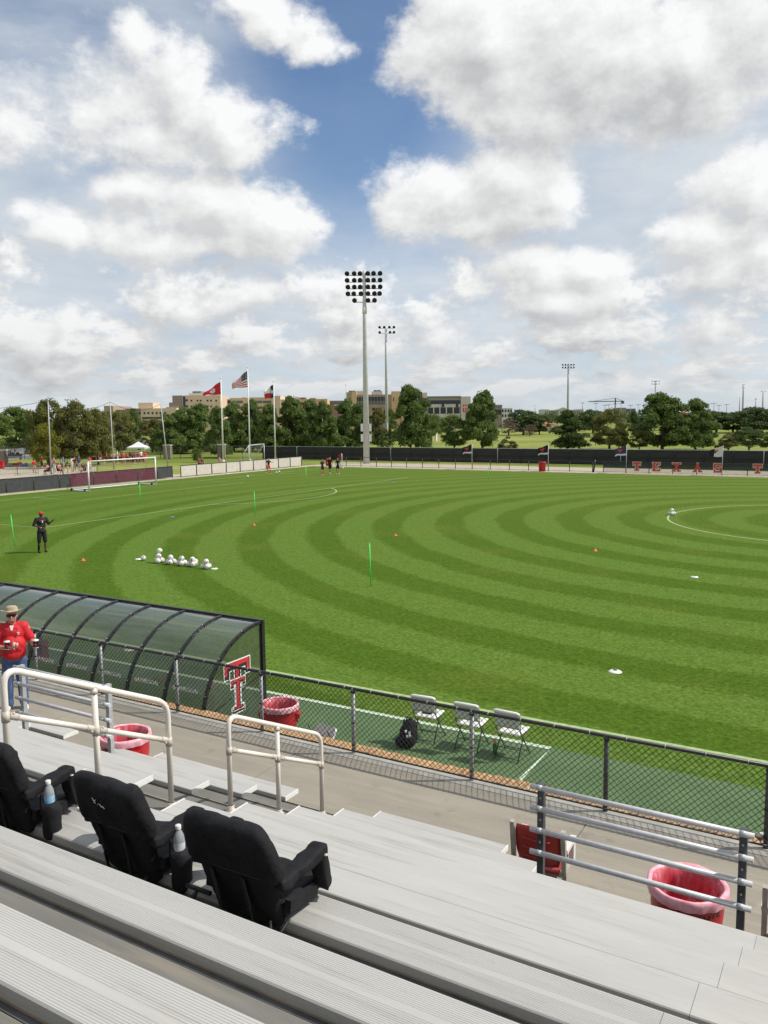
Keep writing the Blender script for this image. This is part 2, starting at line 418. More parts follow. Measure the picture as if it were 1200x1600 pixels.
# pitch: rings mown around the centre spot, plus grain of the blades
PX, PY = -0.977, 50.27
def grass_pitch():
    m = bpy.data.materials.new('mown_grass'); m.use_nodes = True; b = NT(m.node_tree); p = m.node_tree.nodes['Principled BSDF']
    g = b.add('ShaderNodeNewGeometry').outputs['Position']
    q = b.vmath('MULTIPLY', b.vmath('SUBTRACT', g, (PX, PY, 0)), (1, 1, 0))
    wob = b.math('MULTIPLY_ADD', b.noise(g, .35, 4, .6), .75, -.375)
    r = b.math('ADD', b.vmath('LENGTH', q), wob)
    ph = b.math('FRACT', b.math('MULTIPLY', b.math('ADD', r, 3.37*20-18.62), 1/3.37))
    edge = b.math('MULTIPLY_ADD', b.noise(g, 5, 5, .7), .24, -.12)
    ph = b.math('ADD', ph, edge)
    s = b.math('MULTIPLY', b.step(ph, -.03, .05), b.step(ph, .50, .58, 1, 0))
    s = b.math('MAXIMUM', s, b.step(ph, .96, 1.03))
    ringfade = b.step(r, 41, 46, 1.0, .35)
    s = b.math('ADD', b.math('MULTIPLY', b.math('SUBTRACT', s, .5), ringfade), .5)
    n1 = b.noise(g, .22, 5, .6); n2 = b.noise(g, 2.3, 5, .65)
    n3 = b.noise(g, 9, 7, .82)
    light = b.mix(b.step(n2, .3, .7), (.088, .157, .020), (.113, .186, .030))
    dark = b.mix(b.step(n2, .3, .7), (.060, .115, .009), (.077, .136, .014))
    c = b.mix(s, dark, light)
    c = b.mix(b.math('MULTIPLY', b.step(n1, .48, .72), .32), c, (.140, .165, .030))
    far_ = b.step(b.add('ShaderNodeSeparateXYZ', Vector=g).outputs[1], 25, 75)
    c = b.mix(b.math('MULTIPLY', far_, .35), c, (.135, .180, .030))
    c = b.mix(b.math('MULTIPLY', b.step(b.noise(g, 1.1, 6, .7), .60, .78), .30), c, (.17, .16, .055))
    k = b.step(n3, .30, .72, .50, 1.48)
    c = b.mix(1.0, c, b.add('ShaderNodeCombineColor', Red=k, Green=k, Blue=k).outputs[0], 'MULTIPLY')
    b.set(p, 'Base Color', c); p.inputs['Roughness'].default_value = .85; p.inputs['Specular IOR Level'].default_value = .03
    bn = b.add('ShaderNodeBump', Strength=.55, Distance=.03); b.set(bn, 'Height', b.noise(g, 22, 5, .75)); b.set(p, 'Normal', bn.outputs[0])
    return m
def grass_far():
    m = bpy.data.materials.new('rough_grass'); m.use_nodes = True; b = NT(m.node_tree); p = m.node_tree.nodes['Principled BSDF']
    g = b.add('ShaderNodeNewGeometry').outputs['Position']
    rg = b.add('ShaderNodeVectorRotate', props={'rotation_type': 'Z_AXIS'}, Vector=g, Angle=-YAW).outputs[0]
    band = b.noise(b.vmath('MULTIPLY', rg, (.25, 1, 1)), .045, 4, .6)
    c = b.mix(b.step(band, .35, .62), (.135, .200, .030), (.28, .30, .085))
    c = b.mix(b.step(b.noise(g, .5, 5, .65), .35, .75), c, (.16, .19, .05))
    c = b.mix(b.math('MULTIPLY', b.step(b.noise(g, .012, 3), .45, .7), .6), c, (.34, .32, .11))
    b.set(p, 'Base Color', c); p.inputs['Roughness'].default_value = .9; p.inputs['Specular IOR Level'].default_value = .03
    return m
def turf_art():
    m = bpy.data.materials.new('artificial_turf'); m.use_nodes = True; b = NT(m.node_tree); p = m.node_tree.nodes['Principled BSDF']
    g = b.add('ShaderNodeNewGeometry').outputs['Position']
    c = b.mix(b.step(b.noise(g, 1.3, 4), .3, .7), (.088, .150, .064), (.108, .172, .074))
    k = b.step(b.noise(g, 45, 4, .7), .2, .8, .7, 1.3)
    c = b.mix(1.0, c, b.add('ShaderNodeCombineColor', Red=k, Green=k, Blue=k).outputs[0], 'MULTIPLY')
    b.set(p, 'Base Color', c); p.inputs['Roughness'].default_value = .8; p.inputs['Specular IOR Level'].default_value = .2
    return m
def concrete():
    m = bpy.data.materials.new('walkway_concrete'); m.use_nodes = True; b = NT(m.node_tree); p = m.node_tree.nodes['Principled BSDF']
    g = b.add('ShaderNodeNewGeometry').outputs['Position']
    c = b.mix(b.step(b.noise(b.vmath('MULTIPLY', g, (.35, 2.2, 1)), 1.6, 7, .65), .3, .7), (.315, .280, .222), (.255, .228, .182))
    c = b.mix(b.math('MULTIPLY', b.step(b.noise(b.vmath('MULTIPLY', g, (.12, 1.6, 1)), 3.0, 6, .7), .56, .72), .7), c, (.37, .34, .28))
    c = b.mix(b.math('MULTIPLY', b.step(b.noise(g, 3.1, 7, .72), .56, .72), .62), c, (.16, .14, .115))
    k = b.step(b.noise(g, 60, 4, .7), .2, .8, .85, 1.15)
    c = b.mix(1.0, c, b.add('ShaderNodeCombineColor', Red=k, Green=k, Blue=k).outputs[0], 'MULTIPLY')
    b.set(p, 'Base Color', c); p.inputs['Roughness'].default_value = .85
    return m
M['pitch'] = grass_pitch(); M['far_grass'] = grass_far(); M['turf'] = turf_art(); M['concrete'] = concrete()
defmat('kerb', (.42, .40, .35), .8, (.33, .315, .28), 5, 6, .3, .7, .1, 80)
defmat('line', (.60, .68, .55), .8, (.42, .52, .36), 14, 5, .35, .7)
defmat('line_grass', (.38, .46, .24), .8, (.24, .34, .12), 9, 5, .35, .7)
defmat('path', (.46, .40, .31), .9, (.36, .31, .23), 1.5, 5)
defmat('asphalt', (.30, .285, .26), .9, (.24, .23, .21), 1.0, 5)
defmat('tan_brick', (.56, .36, .19), .85, (.38, .225, .105), 7, 6, .3, .7, .5, 45, rand=.16)
defmat('mortar', (.16, .11, .07), .9)

# ------------------------------------------------------------------ the setting
sheet('ground', [(-4000, -300), (3000, -300), (3000, 4500), (-4000, 4500)], -.05, M['far_grass'])
sheet('pitch_grass', [(-59.6, 10.2), (70, 10.2), (70, 83.6), (-59.6, 83.6)], 0, M['pitch'])
sheet('path_far', [(-61.2, 83.6), (70, 83.6), (70, 92.5), (-61.2, 92.5)], -.012, M['path'])
sheet('path_end', [(-61.2, 20), (-59.6, 20), (-59.6, 83.6), (-61.2, 83.6)], -.012, M['path'])
sheet('artificial_turf', [(-40, 10.2), (30, 10.2), (30, 13.62), (-40, 13.62)], .004, M['turf'])

lines = MB()
def strip(pts, w, z=.008, mb=None, closed=False):
    mb = mb or lines; L = []; Rr = []; n = len(pts)
    for i, p in enumerate(pts):
        a = Vector(pts[i-1]) if i > 0 else Vector(pts[-1] if closed else p); c = Vector(pts[i+1]) if i < n-1 else Vector(pts[0] if closed else p)
        t = (c-a).normalized(); nn = Vector((-t.y, t.x)); L.append(Vector(p)+nn*w/2); Rr.append(Vector(p)-nn*w/2)
    vs = [(v.x, v.y, z) for v in L]+[(v.x, v.y, z) for v in Rr]
    mb.raw(vs, [(i, n+i, n+(i+1) % n, (i+1) % n) for i in range(n if closed else n-1)])
GX = -55.74                                   # goal line
strip([(60, 14.76), (GX, 14.76)], .11); strip([(GX, 14.76), (GX, 81.9)], .11); strip([(GX, 81.9), (60, 81.9)], .10)
strip([(PX, 14.76), (PX, 81.9)], .10)
strip([(PX+9.15*math.cos(a*math.pi/48), PY+9.15*math.sin(a*math.pi/48)) for a in range(96)], .11, closed=True)
strip([(GX, PY-20.9), (GX+16.5, PY-20.9), (GX+16.5, PY+20.9), (GX, PY+20.9)], .11)
strip([(GX, PY-9.16), (GX+5.5, PY-9.16), (GX+5.5, PY+9.16), (GX, PY+9.16)], .10)
aa = math.acos(5.5/9.15)
strip([(GX+11+9.15*math.cos(t), PY+9.15*math.sin(t)) for t in np.linspace(-aa, aa, 30)], .11)
lo = lines.build('line_marking', M['line_grass']); lo['kind'] = 'structure'
tl = MB(); strip([(-4.66, 10.45), (-4.66, 13.56), (-30, 13.56)], .12, .012, tl)
lo2 = tl.build('technical_area_line', M['line']); lo2['kind'] = 'structure'

WZ, FY = .80, 10.06                            # walkway level and the fence line
wk = MB()
xs = [-60]+[-34.0+4.45*i for i in range(12)]+[60]
for a, c in zip(xs[:-1], xs[1:]): wk.span((a+.006, -8, .25), (c-.006, FY-.16, WZ))
wo = wk.build('walkway', M['concrete']); wo['kind'] = 'structure'
kb = MB()
for i in range(20): kb.span((-34.0+3.7*i+.005, FY-.157, .2), (-34.0+3.7*(i+1)-.005, FY+.10, WZ+.006))
ko = kb.build('kerb', M['kerb']); ko['kind'] = 'structure'

# retaining wall: a backing of concrete with a course of tan blocks along its top
rw = thing('retaining_wall', 'low retaining wall topped with a course of rough tan bricks below the chain link fence', 'wall', (0, FY+.10, 0))
MB().span((-34, .003, -.05), (40, .20, WZ-.10)).build('wall_core', M['mortar'], rw)
random.seed(3); bvar = []
for k in range(6):
    b = MB(); d = [random.uniform(-.012, .012) for _ in range(12)]
    x0, x1, y0, y1, z0, z1 = -.056, .056, .004, .262, -.12, .015
    vs = [(x0, y0, z0), (x1, y0, z0), (x1, y1, z0), (x0, y1, z0), (x0, y0, z1+d[0]), (x1, y0, z1+d[1]), (x1, y1, z1+d[2]-.02), (x0, y1, z1+d[3]-.02), (0, (y0+y1)/2+d[5], z1+.03+d[4])]
    b.raw(vs, [(3, 2, 1, 0), (0, 1, 5, 4), (1, 2, 6, 5), (2, 3, 7, 6), (3, 0, 4, 7), (4, 5, 8), (5, 6, 8), (6, 7, 8), (7, 4, 8)])
    bvar.append(b.mesh('brick', M['tan_brick']))
for i in range(166):
    link_mesh('brick', bvar[random.randrange(6)], rw, (-15.4+.119*i, 0, WZ+random.uniform(-.006, .006)))

# ------------------------------------------------------------------ the stand
def row_far(k): return 8.07-.80*k
def row_z(k): return 1.165+.372*k
W_ = .265
def plank_prof(ribs):
    if not ribs: return [(0, -.045), (0, -.006), (-.006, 0), (-W_+.006, 0), (-W_, -.006), (-W_, -.045)]
    pr = [(0, -.045), (0, -.007), (-.007, 0)]
    def rib(y0, y1):
        n = int(round(abs(y1-y0)/.0098)); st = (y1-y0)/n
        for i in range(n):
            a = y0+st*i; pr.extend([(a+st*.12, 0), (a+st*.62, 0), (a+st*.74, -.0012), (a+st, -.0012)])
    rib(-.010, -.118); pr.extend([(-.1185, 0), (-.147, 0)]); rib(-.148, -.255)
    pr.extend([(-W_+.007, 0), (-W_, -.007), (-W_, -.045)])
    return pr
stand = thing('bleacher_stand', 'long tiered aluminium bleacher stand with pale ribbed bench planks and an aisle', 'bleachers', (0, 0, 0))
def seat_plank(k, x0, x1, m='plank', capl=False, capr=False):
    o = MB().extrude_x([(y, z) for y, z in plank_prof(k >= 6)], x0+.0012, x1-.0012).build('seat_plank', M[m], stand, loc=(0, row_far(k), row_z(k)))
    for fl, x, sg in ((capl, x0, -1), (capr, x1, 1)):
        if fl:
            MB().span((min(x, x+sg*.012), -W_-.002, -.052), (max(x, x+sg*.012), .002, .004)).build('end_cap', M['plank_end'], o)
XA, XB, XJ = -6.08, -4.85, -.62                # aisle edges and the plank joint
for k in range(0, 12):
    if k == 0: segs = [(-26, -10.2, 'plank', 0, 1), (-8.42, XA, 'plank', 1, 1), (XB, -3.25, 'plank', 1, 1), (1.2, 7, 'plank_warm', 1, 0)]
    elif k == 1: segs = [(-26, -10.2, 'plank', 0, 1), (-8.38, XA, 'plank', 1, 1), (XB, -2.6, 'plank', 1, 1), (.6, 7, 'plank_warm', 1, 0)]
    else: segs = [(-26, -12.4, 'plank', 0, 0), (-12.4, XA, 'plank', 0, 1), (XB, XJ-.01*(k-5), 'plank', 1, 0), (XJ-.01*(k-5), 7, 'plank_warm', 0, 0)]
    for s in segs: seat_plank(k, *s)
for k in range(1, 12):
    z = row_z(k)-.42; yf = row_far(k)
    segs = [(-26, -10.2), (-8.38, -2.6)] if k < 2 else [(-26, -9.0), (-9.0, 7)]
    for x0, x1 in segs:
        for j in range(2):
            ya = yf-.04+j*.275
            MB().extrude_x([(ya+y+W_, zz) for y, zz in plank_prof(False)], x0+.003, x1-.003).build('foot_plank', M['deck'], stand, loc=(0, 0, z))
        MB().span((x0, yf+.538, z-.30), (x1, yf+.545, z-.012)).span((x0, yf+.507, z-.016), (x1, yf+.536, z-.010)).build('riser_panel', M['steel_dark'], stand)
        MB().span((x0, yf+.530, z-.008), (x1, yf+.537, z+.004)).build('riser_trim', M['riser'], stand)
    # half step in the aisle
    MB().extrude_x([(yf+.555+y+W_, zz) for y, zz in plank_prof(False)], XA+.03, XB-.03).build('step_plank', M['deck'], stand, loc=(0, 0, z-.186))
    MB().span((XA+.04, yf+.60, z-.26), (XA+.07, yf+.72, z-.232)).span((XB-.07, yf+.60, z-.26), (XB-.04, yf+.72, z-.232)).build('step_bracket', M['galv'], stand)
sf = MB()
for x in [-24+1.83*i for i in range(17)]:
    k0 = 0 if (-8.4 < x < -2.6 or x < -10.3) else 2
    a, c = Vector((x, row_far(k0)-.12, row_z(k0)-.60)), Vector((x, row_far(11)-.12, row_z(11)-.60))
    L = (c-a).length; sf.box((a+c)/2, (.06, .10, L), dir_rot(a, c))
    for k in range(k0, 12):
        yc = row_far(k)-.13; zz = row_z(k)-.05
        if not (XA-.1 < x < XB+.1): sf.span((x-.022, yc+.05, zz-.46), (x+.022, yc+.11, zz))
        if k % 3 == 0 or k == k0: sf.span((x-.035, yc-.035, WZ), (x+.035, yc+.035, zz-.5))
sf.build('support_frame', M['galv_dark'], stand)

# aisle handrails: bent pipe with three posts each
HX = -5.46
def deck_z(Y): 
    k = next((k for k in range(11, 0, -1) if row_far(k)-.05 <= Y <= row_far(k)+.52), 0); return row_z(k)-.42
def rail_z(Y): return 3.94-.4705*(Y-3.84)
def handrail(label, ys):
    h = thing('aisle_handrail', label, 'handrail', (HX, 0, 0), 0, 'handrails down the aisle of the stand')
    r = .0255; bend = .17
    y0, y1, y2 = ys
    pts = [(0, y0, deck_z(y0)), (0, y0, rail_z(y0)-bend*.9)]
    for t in np.linspace(0, 1, 8)[1:]:
        a = Vector((0, y0, rail_z(y0)-bend*.9)); c = Vector((0, y0, rail_z(y0)+.015)); e = Vector((0, y0+bend, rail_z(y0+bend)))
        pts.append((1-t)**2*a+2*t*(1-t)*c+t*t*e)
    for t in np.linspace(0, 1, 8):
        a = Vector((0, y2-bend*.8, rail_z(y2-bend*.8))); c = Vector((0, y2, rail_z(y2)+.0)); e = Vector((0, y2, rail_z(y2)-bend*.8))
        pts.append((1-t)**2*a+2*t*(1-t)*c+t*t*e)
    pts.append((0, y2, deck_z(y2)))
    MB().tube(pts, r, 14).build('top_pipe', M['handrail'], h)
    MB().tube([(0, y1, deck_z(y1)), (0, y1, rail_z(y1))], r, 14).build('post', M['handrail'], h)
    for a, c in ((y0, y1), (y1, y2)):
        MB().tube([(0, a+.07, rail_z(a+.07)-.36), (0, c-.07, rail_z(c-.07)-.36)], r*.92, 14).build('mid_pipe', M['handrail'], h)
    for y, ss in ((y0, (1,)), (y1, (-1, 1)), (y2, (-1,))):
        b = MB().tube([(0, y, rail_z(y)-.41), (0, y, rail_z(y)-.33)], r*1.22, 14)
        for sgn in ss: b.tube([(0, y+sgn*.025, rail_z(y+sgn*.025)-.36), (0, y+sgn*.10, rail_z(y+sgn*.10)-.36)], r*1.08, 14).sphere((r*.7, y+sgn*.055, rail_z(y)-.36), .012)
        b.build('pipe_clamp', M['collar'], h)
        MB().lathe([(.0, .0), (.055, 0), (.055, .012), (.036, .02), (.036, .06), (.030, .062)], 14, (0, y, deck_z(y))).build('foot_flange', M['collar'], h)
    MB().tube([(0, y1, rail_z(y1)-.055), (0, y1, rail_z(y1)-.02)], r*1.2, 14).build('tee_fitting', M['collar'], h)
handrail('cream pipe aisle handrail nearest the black stadium seats, upper of the two', (3.69, 4.50, 5.31))
handrail('short cream pipe aisle handrail lower down, ending beside the concrete walkway', (6.12, 6.90, 7.72))

# guard rails in front of the two gaps in the seating
def guard(label, px0, px1, ys0, pm):
    GY = 6.92
    zs = [on_plane(px0, y, GY).z for y in ys0]; x0, x1 = on_plane(px0, ys0[0], GY).x, on_plane(px1, ys0[0]+(72 if px0 > 600 else 29), GY).x
    g = thing('guard_rail', label, 'railing', (0, GY, 0), 0, 'four pipe guard rails in front of the seating gaps')
    for x in (x0, x1):
        p = MB().span((x-.030, .030, WZ), (x+.030, .088, zs[0]+.02)).build('post', M[pm], g)
        for z in [WZ+.8]+[z_+.09 for z_ in zs[1:]]: MB().sphere((x, .028, z), .010, 8, 5).build('bolt', M['galv'], p)
    for z in zs:
        q = MB().tube([(x0-.085, 0, z), (x1+.085, 0, z)], .0245, 14).build('pipe', M['alu_pipe'], g)
        for x in (x0, x1): MB().tube([(x-.024, 0, z), (x+.024, 0, z)], .0275, 14).build('pipe_strap', M['galv'], q)
guard('grey guard rail of four pipes in front of the red plastic seat', 843, 1161, (1231, 1264, 1298, 1333), 'galv_dark')
guard('grey guard rail of four pipes in front of the man in the red shirt', 28, 163, (1043, 1068, 1090, 1113), 'galv')

# ------------------------------------------------------------------ near chain link fence
def chain_mesh(x0, x1, z0, z1, w, r):
    h = z1-z0; b = MB()
    for sg in (1, -1):
        n = int((x1-x0+h)/w)+2
        for i in range(n):
            xs_ = (x0-h+i*w) if sg > 0 else (x0+i*w)
            a = [xs_, z0]; c = [xs_+sg*h, z1]
            def clip(a, c):
                p = [list(a), list(c)]
                for k in (0, 1):
                    for lim, s in ((x0, 1), (x1, -1)):
                        if (p[k][0]-lim)*s < 0:
                            o = p[1-k]
                            if (o[0]-lim)*s <= 1e-6: return None
                            t = (lim-p[k][0])/(o[0]-p[k][0]); p[k] = [lim, p[k][1]+t*(o[1]-p[k][1])]
                return p
            q = clip(a, c)
            if not q: continue
            (ax, az_), (cx, cz) = q
            yy = .0022*sg
            m_ = 3; nx, nz = sg*.7071*-1, .7071
            vs = []
            for (px_, pz_) in ((ax, az_), (cx, cz)):
                vs += [(px_+nx*r, yy, pz_+nz*r), (px_-nx*r, yy, pz_-nz*r), (px_, yy-r*1.3, pz_)]
            b.raw(vs, [(0, 1, 4, 3), (1, 2, 5, 4), (2, 0, 3, 5)])
    return b
fence = thing('chain_link_fence', 'black chain link fence with grey posts along the edge of the concrete walkway', 'fence', (0, FY, 0))
FX = [-17.6, -15.74, -13.88, -12.02, -10.14, -8.29, -6.54, -4.60, -2.74, -.87, 1.0, 2.86]
FT = 1.80
for i, x in enumerate(FX):
    o = MB().tube([(0, 0, WZ), (0, 0, FT-.02)], .030, 12).sphere((0, 0, FT-.01), .034, 10, 6).build('post', M['post_grey'] if x < -2.8 else M['galv_dark'], fence, loc=(x, .038, 0))
    for za, zb in ((FT-.06, FT-.03), (1.27, 1.29), (.93, .95)): MB().tube([(0, 0, za), (0, 0, zb)], .035, 12).build('tension_band', M['black_metal'], o)
MB().tube([(FX[0], .035, FT), (FX[-1], .035, FT)], .024, 10).build('top_rail', M['black_metal'], fence)
MB().tube([(FX[0], -.004, WZ+.055), (FX[-1], -.004, WZ+.055)], .012, 8).build('bottom_rail', M['black_metal'], fence)
cm = chain_mesh(FX[0], FX[-1], WZ+.045, FT+.01, .084, .0040).build('wire_mesh', M['wire'], fence); cm['kind'] = 'stuff'
tb = MB()
for i in range(44): 
    x = FX[0]+.2+i*.466; tb.tube([(x, .035, FT-.026), (x, .035, FT+.026)], .005, 6).tube([(x-.006, .035, FT), (x+.006, .035, FT)], .0275, 10)
tb.build('tie_wires', M['post_grey'], fence)

# ------------------------------------------------------------------ team shelter (curved clear roof)
def clear_sheet():
    m = bpy.data.materials.new('smoky_clear_sheet'); m.use_nodes = True; t = m.node_tree; t.nodes.clear(); b = NT(t)
    out = t.nodes.new('ShaderNodeOutputMaterial')
    tr = t.nodes.new('ShaderNodeBsdfTransparent'); tr.inputs[0].default_value = (.40, .42, .38, 1)
    gl = t.nodes.new('ShaderNodeBsdfGlossy'); gl.inputs['Roughness'].default_value = .09; gl.inputs['Color'].default_value = (.9, .93, .95, 1)
    df = t.nodes.new('ShaderNodeBsdfDiffuse'); df.inputs[0].default_value = (.25, .26, .25, 1)
    tc = t.nodes.new('ShaderNodeTexCoord')
    ns = b.noise(b.vmath('MULTIPLY', tc.outputs['Object'], (.8, 5, 5)), 1.5, 4)
    m1 = t.nodes.new('ShaderNodeMixShader'); b.set(m1, 0, b.step(ns, .3, .8, .10, .24)); t.links.new(tr.outputs[0], m1.inputs[1]); t.links.new(df.outputs[0], m1.inputs[2])
    fr = t.nodes.new('ShaderNodeFresnel'); fr.inputs[0].default_value = 1.5
    m2 = t.nodes.new('ShaderNodeMixShader'); b.set(m2, 0, b.math('MINIMUM', b.math('MULTIPLY', fr.outputs[0], 1.5), .8)); t.links.new(m1.outputs[0], m2.inputs[1]); t.links.new(gl.outputs[0], m2.inputs[2])
    t.links.new(m2.outputs[0], out.inputs[0]); return m
M['clear'] = clear_sheet()
defmat('logo_red', (.62, .035, .045), .5, (.52, .03, .04), 8)
defmat('logo_white', (.80, .80, .78), .5)
defmat('logo_black', (.025, .02, .02), .5)
def arc(n=14, y0=12.02, y1=10.36, zb=.50, zt=2.02):
    pts = []
    for i in range(n+1):
        t = math.pi/2*i/n; pts.append((y0-(y0-y1)*math.sin(t), zb+(zt-zb)*math.cos(t)))
    return pts + [(y1, .08)]
dug = thing('team_shelter', 'long team shelter with curved smoky clear panels and black ribs beside the pitch', 'dugout', (0, 0, 0))
ribx = [-9.82-.955*i for i in range(13)]
A = arc()
for i, x in enumerate(ribx):
    o = MB()
    for (ya, za), (yb, zb) in zip(A[:-1], A[1:]):
        c = ((ya+yb)/2, (za+zb)/2); L = math.hypot(yb-ya, zb-za)
        o.box((x, c[0], c[1]), (.055, .05, L+.02), dir_rot((0, ya, za), (0, yb, zb)))
    rb = o.build('rib', M['black_metal'], dug)
    bo = MB()
    for t in (3, 7, 11): bo.sphere((x, A[t][0]-.025, A[t][1]+.03), .012, 8, 5)
    bo.build('bolt', M['galv'], rb)
for i in range(12):
    xa, xb = ribx[i+1]+.026, ribx[i]-.026; vs = []; n = len(A)
    for off in (0, .005):
        for x in (xa, xb): vs += [(x, y+off*.3, z-off) for y, z in A]
    fs = [(k, k+1, n+k+1, n+k) for k in range(n-1)]
    MB().raw(vs[:2*n], fs, 0, True).build('clear_panel', M['clear'], dug)
MB().span((ribx[-1]-.05, 11.99, 1.985), (ribx[0]+.05, 12.06, 2.055)).build('front_beam', M['black_metal'], dug)
MB().span((ribx[-1]-.05, 10.30, .0), (ribx[0]+.05, 10.42, .11)).build('base_rail', M['black_metal'], dug)
MB().span((ribx[-1], 10.33, .56), (ribx[0], 10.375, .61)).build('back_rail', M['black_metal'], dug)
MB().span((ribx[0]-.035, 11.985, 0), (ribx[0]+.045, 12.065, 2.0)).build('end_post', M['black_metal'], dug)
MB().span((ribx[0]-.028, 10.36, .02), (ribx[0]+.028, 12.0, .08)).build('end_base_rail', M['black_metal'], dug)
MB().tube([(ribx[0], 10.40, .62), (ribx[0], 12.0, 1.02)], .014, 8).build('end_brace', M['black_metal'], dug)
ep = [(ribx[0]+.004, y, z) for y, z in A]+[(ribx[0]+.004, 12.0, .08)]
MB().raw(ep, [tuple(range(len(ep)))]).build('end_panel', M['clear'], dug)
# bench inside the shelter
bn = MB().span((ribx[-1]+.1, 10.62, .40), (ribx[0]-.1, 10.98, .44))
for x in ribx[::2]: bn.span((x-.02, 10.65, 0), (x+.02, 10.95, .40))
bn.build('bench', M['galv_dark'], dug)
# double T emblem on the end panel: (u across = +Y, w up)
def emblem(b, xf, s=1.0):
    def rect(u0, v0, u1, v1, t, mi): b.prism([(u0*s, v0*s), (u1*s, v0*s), (u1*s, v1*s), (u0*s, v1*s)], t, xf, mi)
    def T(cx, top, W, bar, drop, dw, stem, bot, fw, fh, e, t, mi):
        b.prism([((cx+u)*s, v*s) for u, v in [(-W-e, top+e), (-W-e, top-bar-drop-e), (-W+dw+e, top-bar-drop-e), (-W+dw+e, top-bar-e), (-stem-e, top-bar-e), (-stem-e, bot+fh+e), (-fw-e, bot+fh+e), (-fw-e, bot-e), (fw+e, bot-e), (fw+e, bot+fh+e), (stem+e, bot+fh+e), (stem+e, top-bar-e), (W-dw-e, top-bar-e), (W-dw-e, top-bar-drop-e), (W+e, top-bar-drop-e), (W+e, top+e)]], t, xf, mi)
    big = (.0, .52, .36, .14, .15, .12, .075, -.48, .17, .10)
    T(*big, .028, .003, 1); T(*big, .006, .005, 2)
    T(-.012, .525, .345, .085, .15, .06, .042, -.44, .13, .04, 0, .007, 0)
    sm = (.0, .17, .20, .075, .07, .07, .055, -.42, .13, .06)
    T(*sm, .024, .009, 1); T(*sm, .004, .011, 2); T(-.008, .172, .19, .045, .06, .035, .036, -.40, .105, .035, 0, .013, 0)
eb = MB(); emblem(eb, lambda u, v, w: (ribx[0]+.008+w, 11.29+u, .955+v), .95)
eo = eb.build('emblem', [M['logo_red'], M['logo_white'], M['logo_black']], dug); eo['label'] = 'red, black and white double T emblem'
# lettering low on each rear panel
tm = text_mesh('KWIKGOAL', .100, M['logo_white'], .002, .002, .15)
lz = 1.07
for i, q in enumerate([on_plane(px, py, 10.475) for px, py in ((69, 1030), (120, 1041), (172, 1052), (229, 1063), (290, 1077))]):
    lt = link_mesh('panel_lettering', tm, dug, (q.x+.03, 10.473, lz), (R(78), 0, 0))
    MB().disc((0, 0, 0), .040, 14).build('ball_mark', M['logo_white'], lt, loc=(-.30, 0, .001))

# ------------------------------------------------------------------ folding chairs on the turf
def make_chair():
    t = thing('folding_chair', '', 'chair', (0, 0, 0))
    def slab(w, d, th, curve):
        b = MB(); n = 8; top = []; vs = []
        for j in range(n+1):
            v = j/n; 
            for i in range(n+1):
                u = i/n; x = (u-.5)*w; y = (v-.5)*d
                e = min(1, (1-abs(2*u-1))*6)*min(1, (1-abs(2*v-1))*6)
                vs.append((x, y, th*(.5+.5*math.sqrt(max(e, 0)))-curve*(1-(2*v-1)**2)))
        L = len(vs); vs += [(x, y, -.0-curve*.3) for x, y, z in vs]
        fs = []
        for j in range(n):
            for i in range(n):
                a = j*(n+1)+i; fs.append((a, a+1, a+n+2, a+n+1)); fs.append((L+a, L+a+n+1, L+a+n+2, L+a+1))
        for i in range(n):
            for a, c in ((i, i+1), ((n)*(n+1)+i+1, n*(n+1)+i), ((i+1)*(n+1), i*(n+1)), (i*(n+1)+n, (i+1)*(n+1)+n)): fs.append((a, L+a, L+c, c)) 
        return b.raw(vs, fs, 0, True)
    slab(.44, .42, .035, .014).build('seat', M['white_plastic'], t, loc=(0, .23, .45), rot=(R(3), 0, 0))
    bk = slab(.45, .27, .03, .02).build('backrest', M['white_plastic'], t, loc=(0, -.02, .70), rot=(R(98), 0, 0))
    MB().tube([(-.235, 0, -.015), (-.215, .012, 0), (-.18, .018, .0), (.18, .018, .0), (.215, .012, 0), (.235, 0, -.015)], [.018, .030, .034, .034, .030, .018], 12).build('top_roll', M['white_paint'], bk, loc=(0, .135, .012))
    for s in (-1, 1):
        MB().tube([(s*.222, -.005, .80), (s*.222, .02, .52), (s*.226, .16, .34), (s*.232, .44, 0)], .0105, 8).build('leg', M['black_metal'], t)
        MB().tube([(s*.20, .30, .45), (s*.205, .12, .26), (s*.215, -.06, 0)], .0105, 8).build('leg', M['black_metal'], t)
    MB().tube([(-.23, .39, .065), (.23, .39, .065)], .008, 6).tube([(-.212, -.045, .05), (.212, -.045, .05)], .008, 6).tube([(-.208, .06, .18), (.208, .06, .18)], .008, 6).build('crossbar', M['black_metal'], t)
    return t
fc = make_chair(); fc['group'] = 'white folding chairs set out behind the fence'
fc.location = (-6.74, 12.74, .006); fc.rotation_euler = (0, 0, R(4)); fc['label'] = 'white folding chair next to the black backpack with a dark item on its seat'
dup(fc, (-5.90, 12.75, .006), R(1), 'white folding chair in the middle of the three behind the fence')
dup(fc, (-5.14, 12.74, .006), R(-2), 'white folding chair nearest the corner of the white line, bottle at its foot')
qc = on_ground(1199, 1306, .86)
dup(fc, (qc.x+.12, qc.y+.02, .006), R(-8), 'white folding chair cut off by the right edge of the photo')
pd = MB().box((0, 0, .008), (.19, .11, .016)).build('tablet', M['black_strap'], loc=(-6.77, 12.94, .487), rot=(R(3), 0, R(8))); tag(pd, 'small dark flat item lying on a white folding chair seat', 'tablet')
